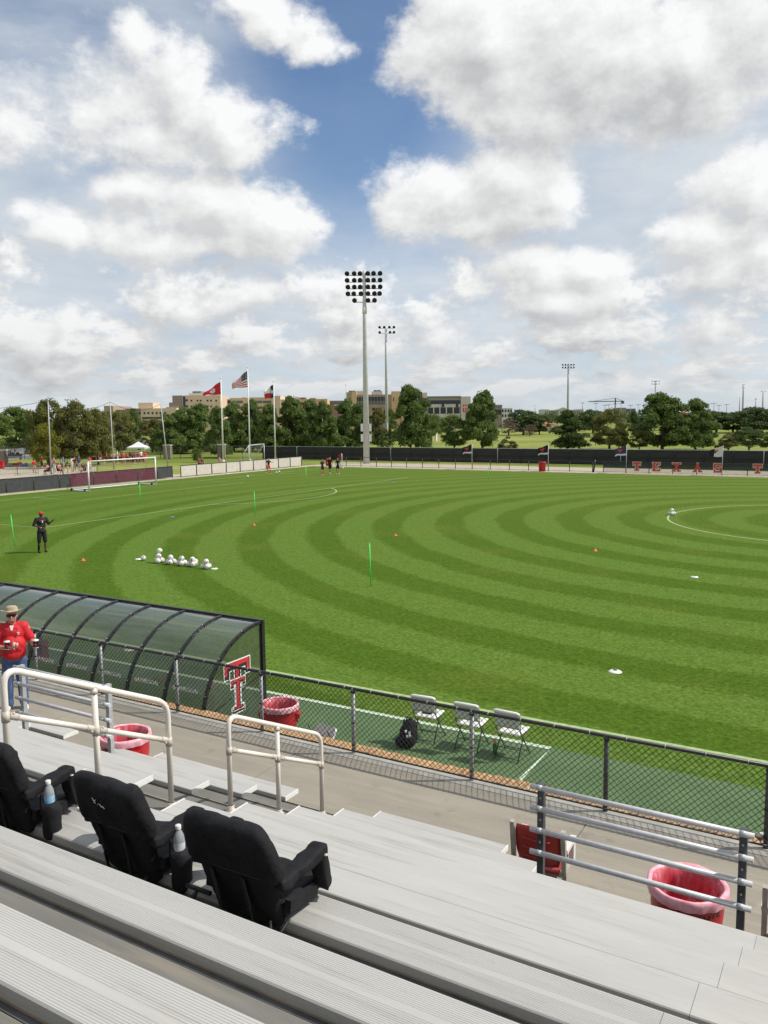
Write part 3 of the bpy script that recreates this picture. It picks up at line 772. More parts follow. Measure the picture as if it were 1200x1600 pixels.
# a chair folded flat and leaning
ff = thing('folded_chair', 'white folding chair folded flat and leaning against the tan wall', 'chair', (-7.44, 10.60, .47), R(-14), 'white folding chairs set out behind the fence')
b = MB()
def rslab(w, h, th):
    q = MB(); n = 6; pts = []
    for cx, cy, a0 in ((w/2-.05, h/2-.05, 0), (-w/2+.05, h/2-.05, 90), (-w/2+.05, -h/2+.05, 180), (w/2-.05, -h/2+.05, 270)):
        for i in range(n): a = R(a0+90*i/(n-1)); pts.append((cx+.05*math.cos(a), cy+.05*math.sin(a)))
    q.prism(pts, th, lambda u, v, w_: (u, w_, v)); return q
rslab(.45, .28, .04).build('backrest', M['white_plastic'], ff, loc=(0, 0, .30), rot=(R(-32), 0, 0))
rslab(.43, .42, .04).build('seat', M['white_plastic'], ff, loc=(.16, .34, -.18), rot=(R(-40), 0, 0))
for s in (-1, 1): MB().tube([(s*.235, -.12, .42), (s*.235, .40, -.60)], .011, 8).build('leg', M['black_metal'], ff)

# green bottle by the third chair
gb = thing('water_bottle', 'dark green bottle with an orange cap standing at the foot of a folding chair', 'bottle', (-5.42, 12.86, .006))
defmat('bottle_green', (.02, .16, .06), .35)
MB().lathe([(0, 0), (.036, 0), (.038, .02), (.038, .17), (.03, .195), (.022, .205)], 14).build('body', M['bottle_green'], gb)
MB().lathe([(.025, .20), (.025, .235), (.012, .245), (.011, .27), (0, .272)], 12).build('cap', M['orange_plastic'], gb)

# black backpack
bp = thing('backpack', 'black backpack slumped on the turf with small white marks on its front', 'backpack', (-6.88, 12.42, .006), R(20))
me = blob_mesh('pack_body', [('ell', (0, 0, .22), (.17, .13, .24), 0), ('ell', (0, -.10, .14), (.14, .07, .13), 0), ('ell', (.02, .02, .38), (.12, .10, .13), 0), ('ell', (-.13, -.02, .09), (.12, .10, .10), 0)], .018, 4, [M['black_fabric']])
link_mesh('body', me, bp)
MB().tube([(-.05, .02, .46), (-.03, .0, .53), (.05, .0, .53), (.07, .02, .46)], .012, 6).build('handle', M['black_strap'], bp)
for s in (-1, 1): MB().tube([(s*.09, .10, .45), (s*.12, .17, .34), (s*.12, .17, .18), (s*.10, .12, .06)], .018, 6).build('strap', M['black_strap'], bp)
wm = MB()
for x, z in ((-.03, .33), (.035, .31), (.0, .25), (.05, .26)): wm.box((x, -.135-.02*(z < .28), z), (.035, .02, .04), rotz(.3))
wm.build('patch', M['logo_white'], bp)

# ------------------------------------------------------------------ red litter bins with pink liners
def liner_mat():
    m = bpy.data.materials.new('pink_liner'); m.use_nodes = True; p = m.node_tree.nodes['Principled BSDF']; b = NT(m.node_tree)
    tc = b.add('ShaderNodeTexCoord').outputs['Object']
    n = b.noise(b.vmath('MULTIPLY', tc, (6, 6, 1.2)), 1.6, 5, .6)
    b.set(p, 'Base Color', b.mix(b.step(n, .3, .7), (.78, .13, .22), (.88, .45, .50))); p.inputs['Roughness'].default_value = .3
    b.set(p, 'Alpha', b.step(n, .35, .8, .15, .65)); return m
M['liner'] = liner_mat()
defmat('liner_fold', (.82, .30, .37), .3, (.90, .52, .57), 9)
random.seed(5)
def make_bin(label, loc, rz, name='litter_bin'):
    t = thing(name, label, 'trash can', loc, rz, 'red litter bins with pink liners')
    n = 40; r0, r1, H = .265, .318, .80
    b = MB().lathe([(0, .01), (r0-.01, 0), (r0, .012), (r0+.006, .10), (r1-.012, .52), (r1-.004, .60), (r1-.004, .68), (r1+.006, .70), (r1+.006, .78), (r1+.016, .79), (r1+.016, .81), (r1-.012, .81), (r1-.03, .60), (r0-.02, .05), (0, .04)], n)
    b.build('body', M['red_plastic'], t)
    for s in (-1, 1):
        MB().box((s*(r1+.022), 0, .63), (.05, .17, .05)).box((s*(r1+.012), -.075, .57), (.035, .022, .12)).box((s*(r1+.012), .075, .57), (.035, .022, .12)).build('handle', M['red_plastic'], t)
    ph = [random.uniform(0, 6.28) for _ in range(5)]
    wob = lambda j, a: .010*math.sin(7*a+ph[0]+j)+.008*math.sin(13*a+ph[1]+.6*j)+.005*math.sin(23*a+ph[2])
    MB().lathe([(r1-.004, .812), (r1-.032, .80), (r1-.056, .72), (r1-.068, .60), (r1-.085, .42), (r1-.11, .25), (r1-.15, .16), (.0, .13)], 64, mi=0, wob=lambda j, a: wob(j, a)*min(1, j/2)).build('liner', M['liner'], t)
    MB().lathe([(r1-.010, .812), (r1+.012, .826), (r1+.030, .818), (r1+.034, .79), (r1+.030, .745), (r1+.026, .725)], 64, wob=lambda j, a: .004*math.sin(9*a+ph[3])+(.006*math.sin(17*a+ph[4]) if j > 3 else 0)).build('liner_fold', M['liner_fold'], t)
    return t
bin1 = make_bin('red litter bin behind the right hand guard rail, black lettering on its side', (-1.27, 7.47, WZ), R(78))
bl = text_mesh('BRUTE', .105, M['logo_black'], .002, .004)
rr = .3095
for v in bl.vertices:
    a = v.co.x/rr; hh = v.co.y; v.co = Vector(((rr+.004+v.co.z)*math.sin(a), -(rr+.004+v.co.z)*math.cos(a), hh))
link_mesh('lettering', bl, bin1, (0, 0, .675), (0, 0, R(41-78)))
make_bin('red litter bin behind the upper aisle handrail on the concrete walkway', (-8.55, 7.52, WZ), R(-20))
make_bin('red litter bin on the turf between the shelter and the folding chairs', (-8.86, 11.28, .006), R(25))

# ------------------------------------------------------------------ red stadium seats on the walkway
defmat('seat_red', (.40, .040, .032), .5, (.34, .030, .025), 6)
defmat('seat_tan', (.45, .42, .36), .5, (.36, .33, .28), 9)
def make_seat(label, loc, rz=0):
    t = thing('red_stadium_chair', label, 'seat', loc, rz, 'red plastic seats on the walkway')
    b = MB(); n, m = 10, 8; vs = []
    for j in range(m+1):
        for i in range(n+1):
            u, v = i/n*2-1, j/m; w = .235-.035*max(0, .3-v)**1.0*3-.02*max(0, v-.85)*6
            x = u*w; y = -.07*v-.05*(1-u*u); z = .50+.43*v-.025*(u*u)*(v > .8)
            y += -.004*math.cos(v*math.pi*7)*(abs(u) < .7)
            vs.append((x, y, z))
    L = len(vs); vs += [(x, y+.012, z) for x, y, z in vs]; fs = []
    for j in range(m):
        for i in range(n):
            a = j*(n+1)+i; fs += [(a, a+n+1, a+n+2, a+1), (L+a, L+a+1, L+a+n+2, L+a+n+1)]
    for i in range(n): fs += [(i, i+1, L+i+1, L+i), (m*(n+1)+i, L+m*(n+1)+i, L+m*(n+1)+i+1, m*(n+1)+i+1)]
    for j in range(m): a = j*(n+1); c = a+n+1; fs += [(a, L+a, L+c, c), (a+n, c+n, L+c+n, L+a+n)]
    bk = b.raw(vs, fs, 0, True).build('backrest', M['seat_red'], t)
    g = MB()
    for z in (.60, .70, .80): g.tube([(-.15, -.055-.07*(z-.5)/.43-.012, z), (0, -.055-.07*(z-.5)/.43-.016, z-.012), (.15, -.055-.07*(z-.5)/.43-.012, z)], .006, 6)
    g.build('moulded_groove', M['seat_red'], bk)
    MB().box((0, .14, .47), (.43, .36, .035), Matrix.Rotation(R(6), 3, 'X')).build('seat', M['seat_red'], t)
    for s in (-1, 1):
        fr = MB().box((s*.262, -.03, .68), (.045, .05, .50), Matrix.Rotation(R(9), 3, 'X')).box((s*.262, .02, .23), (.045, .05, .46)).span((s*.262-.02, -.02, .44), (s*.262+.02, .32, .48)).build('side_frame', M['seat_tan'], t)
        MB().span((s*.262-.03, -.0, .66), (s*.262+.03, .34, .70)).span((s*.262-.025, .26, .44), (s*.262+.025, .33, .66)).build('armrest', M['white_plastic'], t)
        MB().span((s*.262-.05, -.14, 0), (s*.262+.05, .22, .03)).span((s*.262-.04, -.05, .03), (s*.262+.04, .09, .06)).build('foot', M['plank_end'], t)
    MB().span((-.262, -.02, .41), (.262, .03, .46)).build('cross_rail', M['seat_tan'], t)
    return t
make_seat('red plastic seat in a tan frame, seen through the right hand guard rail', (-2.74, 7.66, WZ), R(3))
make_seat('red plastic seat just cut off by the right edge beside the litter bin', (on_plane(1195, 1390, 7.62).x+.27, 7.62, WZ), R(3))

# ------------------------------------------------------------------ black padded stadium chairs on the bench
chair_y, chair_z = 2.99, row_z(6)
def make_padded(label, loc, rz, lean=0.0):
    t = thing('stadium_chair', label, 'chair', loc, rz, 'black padded chairs on the bench')
    lb = Matrix.Rotation(R(17+lean), 3, 'X')
    def P(x, y, z): q = lb @ Vector((0, y, z)); return Vector((x, q.y, q.z+.03))
    pr = []
    def bx(x, y, z, w, d, h): pr.append(('box', P(x, y, z), (w, d, h), lb, 0))
    bx(0, 0, .40, .40, .09, .26); bx(0, 0, .20, .41, .075, .30); bx(0, .0, .04, .38, .07, .20)
    for s in (-1, 1): pr.extend([('cap', P(s*.228, 0, .30), P(s*.195, 0, .505), .058, .055, 0), ('cap', P(s*.185, 0, .22), P(s*.165, 0, -.02), .045, .040, 0)])
    pr.extend([('cap', P(-.185, 0, .51), P(.185, 0, .51), .055, .055, 0), ('cap', P(-.165, 0, -.03), P(.165, 0, -.03), .04, .04, 0)])
    me = blob_mesh('pad', pr, .011, 16, [M['black_fabric']])
    for v in me.vertices:
        n = noise.noise_vector(v.co*9+Vector(loc)); v.co += n*.009
        n2 = noise.noise(v.co*26); v.co.y += n2*.004
    bk = link_mesh('backrest', me, t)
    for x in (-.13, .06):
        q = MB()
        for a, c in ((P(x, -.047, .25), P(x+.015, -.072, .10)), (P(x+.015, -.072, .10), Vector((x+.03, -.085, .0)))):
            q.box((a+c)/2, (.045, .006, (c-a).length+.01), dir_rot(a, c))
        q.build('strap', M['black_strap'], bk)
    sm = MB().tube([P(-.24, -.040, .275), P(0, -.043, .275), P(.24, -.040, .275)], .004, 5).tube([P(-.23, -.037, .50), P(0, -.04, .515), P(.23, -.037, .50)], .004, 5)
    sm.build('seam', M['black_strap'], bk)
    me = blob_mesh('cushion', [('box', (0, .16, .055), (.43, .32, .085), None, 0), ('ell', (0, .33, .055), (.20, .055, .045), 0)], .013, 6, [M['black_fabric']])
    for v in me.vertices: v.co += noise.noise_vector(v.co*8)*.007
    link_mesh('seat_cushion', me, t)
    for s in (-1, 1):
        a0, a1, a2, a3 = P(s*.245, .0, .235), Vector((s*.262, .06, .262)), Vector((s*.262, .225, .285)), Vector((s*.255, .275, .09))
        pr = []
        for c, d, w, h in ((a0, a1, .085, .06), (a1, a2, .092, .065), (a2, a3, .085, .075)):
            pr.append(('box', (Vector(c)+Vector(d))/2, (w, h, (Vector(d)-Vector(c)).length+.05), dir_rot(c, d), 0))
        me = blob_mesh('arm', pr, .012, 6, [M['black_fabric']])
        for v in me.vertices: v.co += noise.noise_vector(v.co*11+Vector((s, 0, 0)))*.008
        ar = link_mesh('armrest', me, t)
        MB().box((s*.245, .10, .085), (.035, .24, .06), Matrix.Rotation(R(-8), 3, 'X')).build('side_strap', M['black_fabric'], t)
        MB().lathe([(.0, 0), (.012, 0), (.013, .004), (0, .006)], 10, (s*.315, .215, .27)).build('rivet', M['galv'], ar)
    return t
def pocket(t, s=1):
    me = blob_mesh('pouch', [('cap', (s*.318, .05, -.02), (s*.318, .05, .12), .056, .058, 0), ('box', (s*.290, .05, .17), (.02, .12, .13), None, 0)], .012, 4, [M['black_fabric']])
    for v in me.vertices: v.co += noise.noise_vector(v.co*14)*.007
    link_mesh('cup_pouch', me, t)
def clear_plastic():
    m = bpy.data.materials.new('clear_bottle'); m.use_nodes = True; p = m.node_tree.nodes['Principled BSDF']
    p.inputs['Base Color'].default_value = (.80, .86, .88, 1); p.inputs['Roughness'].default_value = .08; p.inputs['Alpha'].default_value = .38
    p.inputs['Specular IOR Level'].default_value = .8; return m
M['clear_bottle'] = clear_plastic()
defmat('label_blue', (.10, .38, .66), .4, (.45, .62, .74), 16); defmat('label_white', (.70, .72, .74), .4, (.50, .56, .62), 30)
def bottle(label, loc, lab):
    t = thing('water_bottle', label, 'bottle', loc, 0, 'clear water bottles in the chair pouches')
    MB().lathe([(0, 0), (.028, 0), (.032, .008), (.031, .03), (.0325, .045), (.031, .06), (.0325, .075), (.0325, .13), (.028, .155), (.018, .178), (.0135, .186), (.0135, .196)], 18).build('body', M['clear_bottle'], t)
    MB().lathe([(.0333, .075), (.0333, .122)], 18).build('wrap', M[lab], t)
    MB().lathe([(.016, .190), (.016, .208), (.014, .211), (0, .211)], 16).build('cap', M['white_plastic'], t)
CH = [('black padded stadium chair cut off by the left edge with a bottle in its pouch', -4.43, 2.98, 2), ('black padded stadium chair with a small white logo, between the other two', -3.365, 2.98, -2), ('black padded stadium chair with empty sides, furthest right on the bench', -2.555, 2.98, 1)]
pads = []
for i, (lb_, x, y, rz) in enumerate(CH):
    pads.append(make_padded(lb_, (x, y, chair_z), R(rz), (0, 1, 3)[i])); pads[-1].scale = (1.0, .97, 1.0)
for i, (lab, txt) in enumerate((('label_blue', 'clear water bottle with a blue wrap in the leftmost chair pouch'), ('label_white', 'clear water bottle with a white wrap in the middle chair pouch'))):
    pocket(pads[i]); w = Matrix.Rotation(R(CH[i][3]), 3, 'Z') @ Vector((.302, .0475, .045)); bottle(txt, (CH[i][1]+w.x, CH[i][2]+w.y, chair_z+w.z+.045), lab)
lg = MB(); 
for a, c in (((-.05, .02), (-.03, -.01)), ((-.045, -.012), (-.02, .022)), ((-.012, -.01), (.0, .006)), ((.006, .006), (.02, -.008)), ((.026, .004), (.044, -.006))):
    a, c = Vector((a[0], 0, a[1])), Vector((c[0], 0, c[1])); lg.box((a+c)/2, (.004, .002, (c-a).length), dir_rot(a, c))
lq = Matrix.Rotation(R(18), 3, 'X') @ Vector((0, -.062, .41)); lg.build('logo_mark', M['logo_white'], pads[1], loc=(-.03, lq.y-.004, lq.z+.055), rot=(R(18), R(12), 0))
tq = MB().tube([(-.20, -.06, .06), (-.30, -.07, .07), (-.36, -.06, .06)], .012, 6); tq.build('buckle_strap', M['black_strap'], pads[2])
MB().tube([(-.28, -.07, .06), (-.31, -.09, .0), (-.32, -.10, -.06)], [.008, .02, .03], 6).build('tassel', M['black_strap'], pads[2])
MB().tube([(.17, -.06, .03), (.20, -.10, -.04), (.23, -.08, -.02), (.24, .0, .03)], .008, 6).build('loop_strap', M['black_strap'], pads[2])
MB().tube([(.17, -.06, .03), (.16, -.11, -.03), (.14, -.12, -.05)], .014, 6).build('loop_strap', M['black_strap'], pads[1])

# ------------------------------------------------------------------ balls, discs, cones, poles on the pitch
def ball_mat():
    m = bpy.data.materials.new('football_skin'); m.use_nodes = True; b = NT(m.node_tree); p = m.node_tree.nodes['Principled BSDF']
    tc = b.add('ShaderNodeTexCoord').outputs['Object']
    vo = m.node_tree.nodes.new('ShaderNodeTexVoronoi'); vo.feature = 'DISTANCE_TO_EDGE'; vo.inputs['Scale'].default_value = 9; b.set(vo, 'Vector', tc)
    sp = b.noise(tc, 11, 2)
    c = b.mix(b.step(vo.outputs[0], .02, .05), (.35, .33, .32), (.80, .79, .76)); c = b.mix(b.step(sp, .60, .64), c, (.30, .10, .09))
    b.set(p, 'Base Color', c); p.inputs['Roughness'].default_value = .4; return m
M['ball'] = ball_mat()
ballme = MB().sphere((0, 0, 0), .11, 18, 12).mesh('football', M['ball'])
random.seed(11)
def ball(x, y, z, label, group):
    o = link_mesh('football', ballme, None, (x, y, z), (random.uniform(0, 6), random.uniform(0, 6), random.uniform(0, 6)))
    return tag(o, label, 'ball', group)
piles = [(-25.05, 24.22, 'in the leftmost pile'), (-24.38, 24.22, 'in the second pile from the left'), (-23.78, 24.22, 'in the middle pile'), (-23.22, 24.25, 'in the pile second from the right'), (-22.38, 24.12, 'in the rightmost pile')]
GB = 'white footballs stacked in a row of piles on the pitch'
rw_ = .128
for n_, (x, y, s) in enumerate(piles):
    a0 = R(-62+n_*7)
    for i in range(3):
        ball(x+rw_*math.cos(a0+i*2.094), y+rw_*math.sin(a0+i*2.094), .11, 'white football at the bottom %s, %s' % (s, ('nearest the camera', 'furthest right', 'furthest left')[i]), GB)
    ball(x, y, .11+.178, 'white football on top %s' % s if n_ not in (0, 3) else 'white football resting on the lower three %s' % s, GB)
ball(-25.12, 24.35, .11+.178+.20, 'white football stacked at the very top in the leftmost pile', GB)
ball(-23.55, 24.75, .11, 'white football lying behind the two right hand piles of balls', GB)
ball(-26.07, 24.34, .11, 'single white football beside the white disc, left of all piles', GB)
for i in range(3): ball(-10.02+rw_*math.cos(R(-80)+i*2.094), 49.95+rw_*math.sin(R(-80)+i*2.094), .11, 'white football at the bottom of the centre circle pile, %s' % ('nearest the camera', 'furthest right', 'furthest left')[i], 'pile on the centre circle')
ball(-10.02, 49.95, .288, 'white football on top of the pile on the centre circle', 'pile on the centre circle')
for px, py, s in ((387, 746, 'white football lying alone in front of the pale board fence'), (432, 740, 'white football nearest the running player, left of a pair'), (436, 738.5, 'white football right of the pair by the running player'), (536, 733, 'white football at the foot of the red corner flag')):
    g = on_ground(px, py); ball(g.x, g.y, .11, s, 'loose white footballs near the far corner')
def disc(px, py, m, label, r=.14):
    g = on_ground(px, py)
    o = MB().lathe([(r*.35, .045), (r*.75, .03), (r, .006), (r, .0), (r*.72, .024), (r*.33, .040)], 20).build('marker_disc', M[m], loc=(g.x, g.y, .002))
    tag(o, label, 'marker', 'flat marker discs on the pitch')
for a in ((216, 874, 'disc_white', 'white marker disc left of the single football'), (335, 889, 'disc_white', 'white marker disc right of the ball piles'), (1085, 902, 'disc_white', 'white marker disc out on the right side of the pitch'), (269, 808, 'disc_blue', 'blue marker disc near the penalty area line'), (614, 754, 'disc_blue', 'blue marker disc far off beyond the penalty arc'), (201, 1016, 'disc_white', 'white marker disc seen through the shelter roof')): disc(*a)
disc(961, 1050, 'disc_white', 'large white marker disc on the near right part of the pitch', .155)
def cone(px, py, label):
    g = on_ground(px, py)
    o = MB().lathe([(.10, 0), (.10, .006), (.075, .012), (.03, .09), (.022, .095), (.0, .095)], 16).build('marker_cone', M['orange_plastic'], loc=(g.x, g.y, .002)); tag(o, label, 'cone', 'small orange marker cones on the pitch')
for a in ((130, 876, 'small orange cone just left of the ball piles'), (397, 821, 'small orange cone below the tall green pole'), (618, 837, 'small orange cone in the middle of the pitch'), (930, 861, 'small orange cone on the right part of the pitch'), (368, 740, 'small orange cone at the foot of the pale board fence')): cone(*a)
def pole(px, py, label, tilt=0.0, h=1.5):
    g = on_ground(px, py)
    t = thing('training_pole', label, 'pole', (g.x, g.y, 0), 0, 'bright green training poles on the pitch')
    d = Vector((math.cos(YAW), math.sin(YAW), 0))*tilt
    MB().tube([(0, 0, 0), (d.x, d.y, h)], .0195, 8).build('shaft', M['green_plastic'], t)
    MB().tube([(d.x, d.y, h), (d.x*1.02, d.y*1.02, h+.03)], .02, 8).build('tip', M['green_plastic'], t)
for a in ((579.5, 916, 'green training pole in the middle of the pitch', -.03), (23, 855, 'green training pole left of the man in black', -.09), (220.5, 788, 'green training pole in front of the large goal', -.06), (399, 807, 'green training pole beside the penalty area line', -.03), (478.5, 756, 'green training pole left of the three players', 0), (763.5, 750, 'green training pole near the far touchline', 0)): pole(*a)

# ------------------------------------------------------------------ goal
goal = thing('football_goal', 'white football goal with a square frame and pale net', 'goal', (GX, PY, 0))
gh, gw, gd = 2.50, 3.72, 2.3
for s in (-1, 1):
    MB().tube([(-.05, s*gw, 0), (-.05, s*gw, gh)], .062, 12).build('post', M['white_paint'], goal)
    MB().tube([(-.05, s*gw, .06), (-gd, s*gw, .06)], .055, 10).build('side_bar', M['white_paint'], goal)
    w = MB(); w.tube([(-.55, s*gw-.06, .11), (-.55, s*gw+.06, .11)], .11, 14).tube([(-gd+.1, s*gw-.06, .11), (-gd+.1, s*gw+.06, .11)], .11, 14)
    w.build('wheel', M['rubber'], goal)
    MB().tube([(-.05, s*gw, gh-.02), (-.7, s*gw, gh-.04), (-gd, s*gw, .1)], .016, 6).build('net_stay', M['galv'], goal)
MB().tube([(-.05, -gw-.06, gh), (-.05, gw+.06, gh)], .062, 12).build('crossbar', M['white_paint'], goal)
MB().tube([(-gd, -gw, .06), (-gd, gw, .06)], .055, 10).build('ground_bar', M['white_paint'], goal)
nt_ = MB()
for i in range(50):
    y = -gw+2*gw*i/49; nt_.tube([(-.05, y, gh), (-.7, y, gh-.06), (-gd, y, .08)], .0022, 3, cap=False)
for i in range(17):
    t = i/16; x = -.7-(gd-.7)*t; z = (gh-.06)*(1-t)+.08*t; nt_.tube([(x, -gw, z), (x, gw, z)], .0022, 3, cap=False)
    for s in (-1, 1): nt_.tube([(-.05, s*gw, gh*(1-t)+.05), (x, s*gw, z)], .0022, 3, cap=False)
n_ = nt_.build('net', M['net_white'], goal); n_['kind'] = 'stuff'
# a second goal stored behind the board fence
g2 = thing('stored_goal', 'small white goal frame stored on the grass behind the board fence', 'goal', (-74.3, 91.0, 0), R(20))
for s in (-1, 1):
    MB().tube([(0, s*3.2, 0), (0, s*3.2, 2.3)], .05, 8).build('post', M['white_paint'], g2); MB().tube([(0, s*3.2, 2.3), (-1.6, s*3.2, .05)], .03, 6).build('net_stay', M['white_paint'], g2)
MB().tube([(0, -3.2, 2.3), (0, 3.2, 2.3)], .05, 8).build('crossbar', M['white_paint'], g2)
nt_ = MB()
for i in range(24):
    y = -3.2+6.4*i/23; nt_.tube([(0, y, 2.3), (-.5, y, 1.35+.1*math.sin(i)), (-1.6, y, .05)], .006, 3, cap=False)
for i in range(7): nt_.tube([(-1.6*i/6, -3.2, 2.3-2.25*i/6), (-1.6*i/6, 3.2, 2.3-2.25*i/6)], .006, 3, cap=False)
n_ = nt_.build('net', M['net_white'], g2); n_['kind'] = 'stuff'
# red corner flag
g = on_ground(534.5, 732); cf = thing('corner_flag', 'white corner pole with a red flag behind the group of players', 'flag', (g.x, g.y, 0))
MB().tube([(0, 0, 0), (0, 0, 1.75)], .03, 8).build('pole', M['white_paint'], cf)
MB().raw([(0, 0, 1.75), (-.35, -.25, 1.65), (-.30, -.2, 1.2), (0, 0, 1.32), (0, .02, 1.75), (-.35, -.23, 1.65), (-.30, -.18, 1.2), (0, .02, 1.32)], [(0, 1, 2, 3), (7, 6, 5, 4), (0, 4, 5, 1), (1, 5, 6, 2), (2, 6, 7, 3)]).build('flag_cloth', M['red_cloth'], cf)

# ------------------------------------------------------------------ people
defmat('cloth_black', (.012, .012, .014), .85); defmat('cloth_red', (.60, .012, .022), .7, (.52, .010, .018), 10); defmat('cloth_white', (.66, .65, .63), .8)
defmat('cloth_pink', (.58, .24, .28), .8); defmat('cloth_navy', (.03, .04, .09), .8); defmat('cloth_tan', (.42, .33, .22), .8); defmat('cloth_grey', (.22, .22, .23), .8)
defmat('cloth_maroon', (.20, .012, .025), .8); defmat('cloth_blue', (.10, .16, .45), .8); defmat('jeans', (.045, .085, .19), .85, (.10, .16, .29), 5, 6, .35, .7, .3, 60)
defmat('hair_dark', (.015, .010, .008), .7); defmat('hair_brown', (.07, .035, .018), .7); defmat('hair_grey', (.30, .29, .28), .7); defmat('shoe_white', (.72, .72, .70), .5); defmat('sock_red', (.62, .05, .03), .7)
defmat('hat_tan', (.46, .36, .25), .85, (.38, .29, .19), 14); defmat('glass_dark', (.006, .006, .007), .12); defmat('cup_black', (.015, .014, .014), .3); defmat('paper', (.62, .52, .42), .7, (.48, .36, .26), 22)

def figure_mesh(name, pose, voxel=.028):
    """one continuous body; slots: 0 skin 1 top 2 shorts 3 shoes 4 hair 5 socks"""
    P = dict(hip=.92, lean=0.0, la=((.17, 0, 1.42), (.25, .0, 1.16), (.24, -.08, .92)), ra=((-.17, 0, 1.42), (-.25, .0, 1.16), (-.24, -.08, .92)),
             ll=((.085, 0, .90), (.10, -.01, .48), (.11, .02, .08)), rl=((-.085, 0, .90), (-.10, -.01, .48), (-.11, .02, .08)), head=(0, -.015, 1.60), long=False, socks=False, sleeve=.5, base=0)
    P.update(pose)
    dz = Vector((0, 0, P['base']))
    V3 = lambda p: Vector(p)+dz
    L = []
    h = V3(P['head']); nk = V3((P['head'][0]*.6, 0, P['head'][2]-.16))
    pel = V3(((P['ll'][0][0]+P['rl'][0][0])/2, (P['ll'][0][1]+P['rl'][0][1])/2, P['ll'][0][2]+.04)); ch = V3(((P['la'][0][0]+P['ra'][0][0])/2, (P['la'][0][1]+P['ra'][0][1])/2, P['la'][0][2]-.10))
    L += [('ell', h, (.078, .092, .112), 0), ('ell', h+Vector((0, .018, .035)), (.084, .092, .09), 4), ('cap', h+Vector((0, -.085, -.015)), h+Vector((0, -.095, -.02)), .018, .016, 0), ('cap', nk, h, .055, .052, 0)]
    k_ = P.get('bulk', 1.0)
    L += [('ell', ch, (.175*k_, .115*k_, .18), 1), ('cap', ch+Vector((-.10*k_, 0, .09)), ch+Vector((.10*k_, 0, .09)), .075, .075, 1), ('ell', (ch+pel)/2, (.145*k_, .105*k_, .20), 1), ('ell', pel, (.155*k_, .115*k_, .12), 2)]
    for a in (P['la'], P['ra']):
        s, e, w = map(V3, a); m = s.lerp(e, .5 if k_ == 1 else .92)
        L.append(('cap', s, m if not P['long'] else e, .062*k_, .052*k_, 1))
        if P['long']: L.append(('cap', e, w, .045, .036, 1))
        else: L += [('cap', m, e, .042, .038, 0), ('cap', e, w, .038, .028, 0)]
        d = (w-e).normalized(); L += [('ell', w+d*.06, (.032, .03, .05), 0), ('cap', w+d*.03, w+d*.12, .018, .011, 0)]
    for a in (P['ll'], P['rl']):
        s, e, f = map(V3, a); m = s.lerp(e, P.get('short', .75))
        L += [('cap', s, m, .095*(k_*.4+.6), .080*(k_*.4+.6), 2), ('cap', m, e, .066, .052, P.get('leg', 0))]
        L += [('cap', e, e.lerp(f, .35), .052, .054, 5 if P['socks'] else P.get('leg', 0)), ('cap', e.lerp(f, .35), f, .054, .036, 5 if P['socks'] else P.get('leg', 0))]
        fd = Vector(P.get('fdir', (0, -1, 0)))
        L += [('cap', f+Vector((0, 0, -.03))-fd*.03, f+fd*.15+Vector((0, 0, -.045)), .042, .034, 3)]
    return blob_mesh(name, L, voxel, 3, [M['skin']]*6)
def person(me, label, loc, rz, mats, group=None, cap=None, scale=1.0, extra=None):
    t = thing('person', label, 'person', loc, rz, group); t.scale = (scale,)*3
    o = link_mesh('body', me, t)
    for i, k in enumerate(mats):
        o.material_slots[i].link = 'OBJECT'; o.material_slots[i].material = M[k]
    return t, o
STAND = figure_mesh('standing_body', {})
ARMS = figure_mesh('standing_body', dict(la=((.17, 0, 1.42), (.27, .02, 1.17), (.12, -.20, 1.14)), ra=((-.17, 0, 1.42), (-.28, .03, 1.17), (-.10, -.20, 1.10)), ll=((.085, 0, .90), (.13, -.02, .48), (.16, .02, .08))))
WALK = figure_mesh('walking_body', dict(la=((.17, 0, 1.42), (.24, .12, 1.18), (.22, .02, .97)), ra=((-.17, 0, 1.42), (-.25, -.10, 1.18), (-.20, -.30, 1.10)), ll=((.085, 0, .90), (.10, -.18, .50), (.11, -.12, .08)), rl=((-.085, 0, .90), (-.10, .06, .49), (-.11, .30, .14))))
SIT = figure_mesh('sitting_body', dict(ll=((.09, 0, .90), (.13, -.42, .92), (.13, -.40, .50)), rl=((-.09, 0, .90), (-.13, -.42, .92), (-.13, -.40, .50)), la=((.17, 0, 1.42), (.25, -.05, 1.17), (.14, -.28, 1.06)), ra=((-.17, 0, 1.42), (-.25, -.05, 1.17), (-.14, -.28, 1.06)), base=-.44))
LOUNGE = figure_mesh('lounging_body', dict(ll=((.09, 0, .90), (.15, -.40, 1.12), (.14, -.64, .84)), rl=((-.09, 0, .90), (-.14, -.42, 1.05), (-.13, -.72, .84)), la=((.17, 0, 1.42), (.25, .08, 1.17), (.24, .20, .92)), ra=((-.17, 0, 1.42), (-.25, -.05, 1.17), (-.14, -.28, 1.06)), base=-.78))
PLAY = figure_mesh('player_body', dict(socks=True, short=.6, la=((.16, 0, 1.40), (.25, -.03, 1.16), (.16, -.22, 1.12)), ra=((-.16, 0, 1.40), (-.26, .02, 1.16), (-.22, -.10, .95)), ll=((.085, 0, .88), (.12, -.03, .47), (.15, .04, .08)), rl=((-.085, 0, .88), (-.11, -.06, .47), (-.13, -.02, .08))))
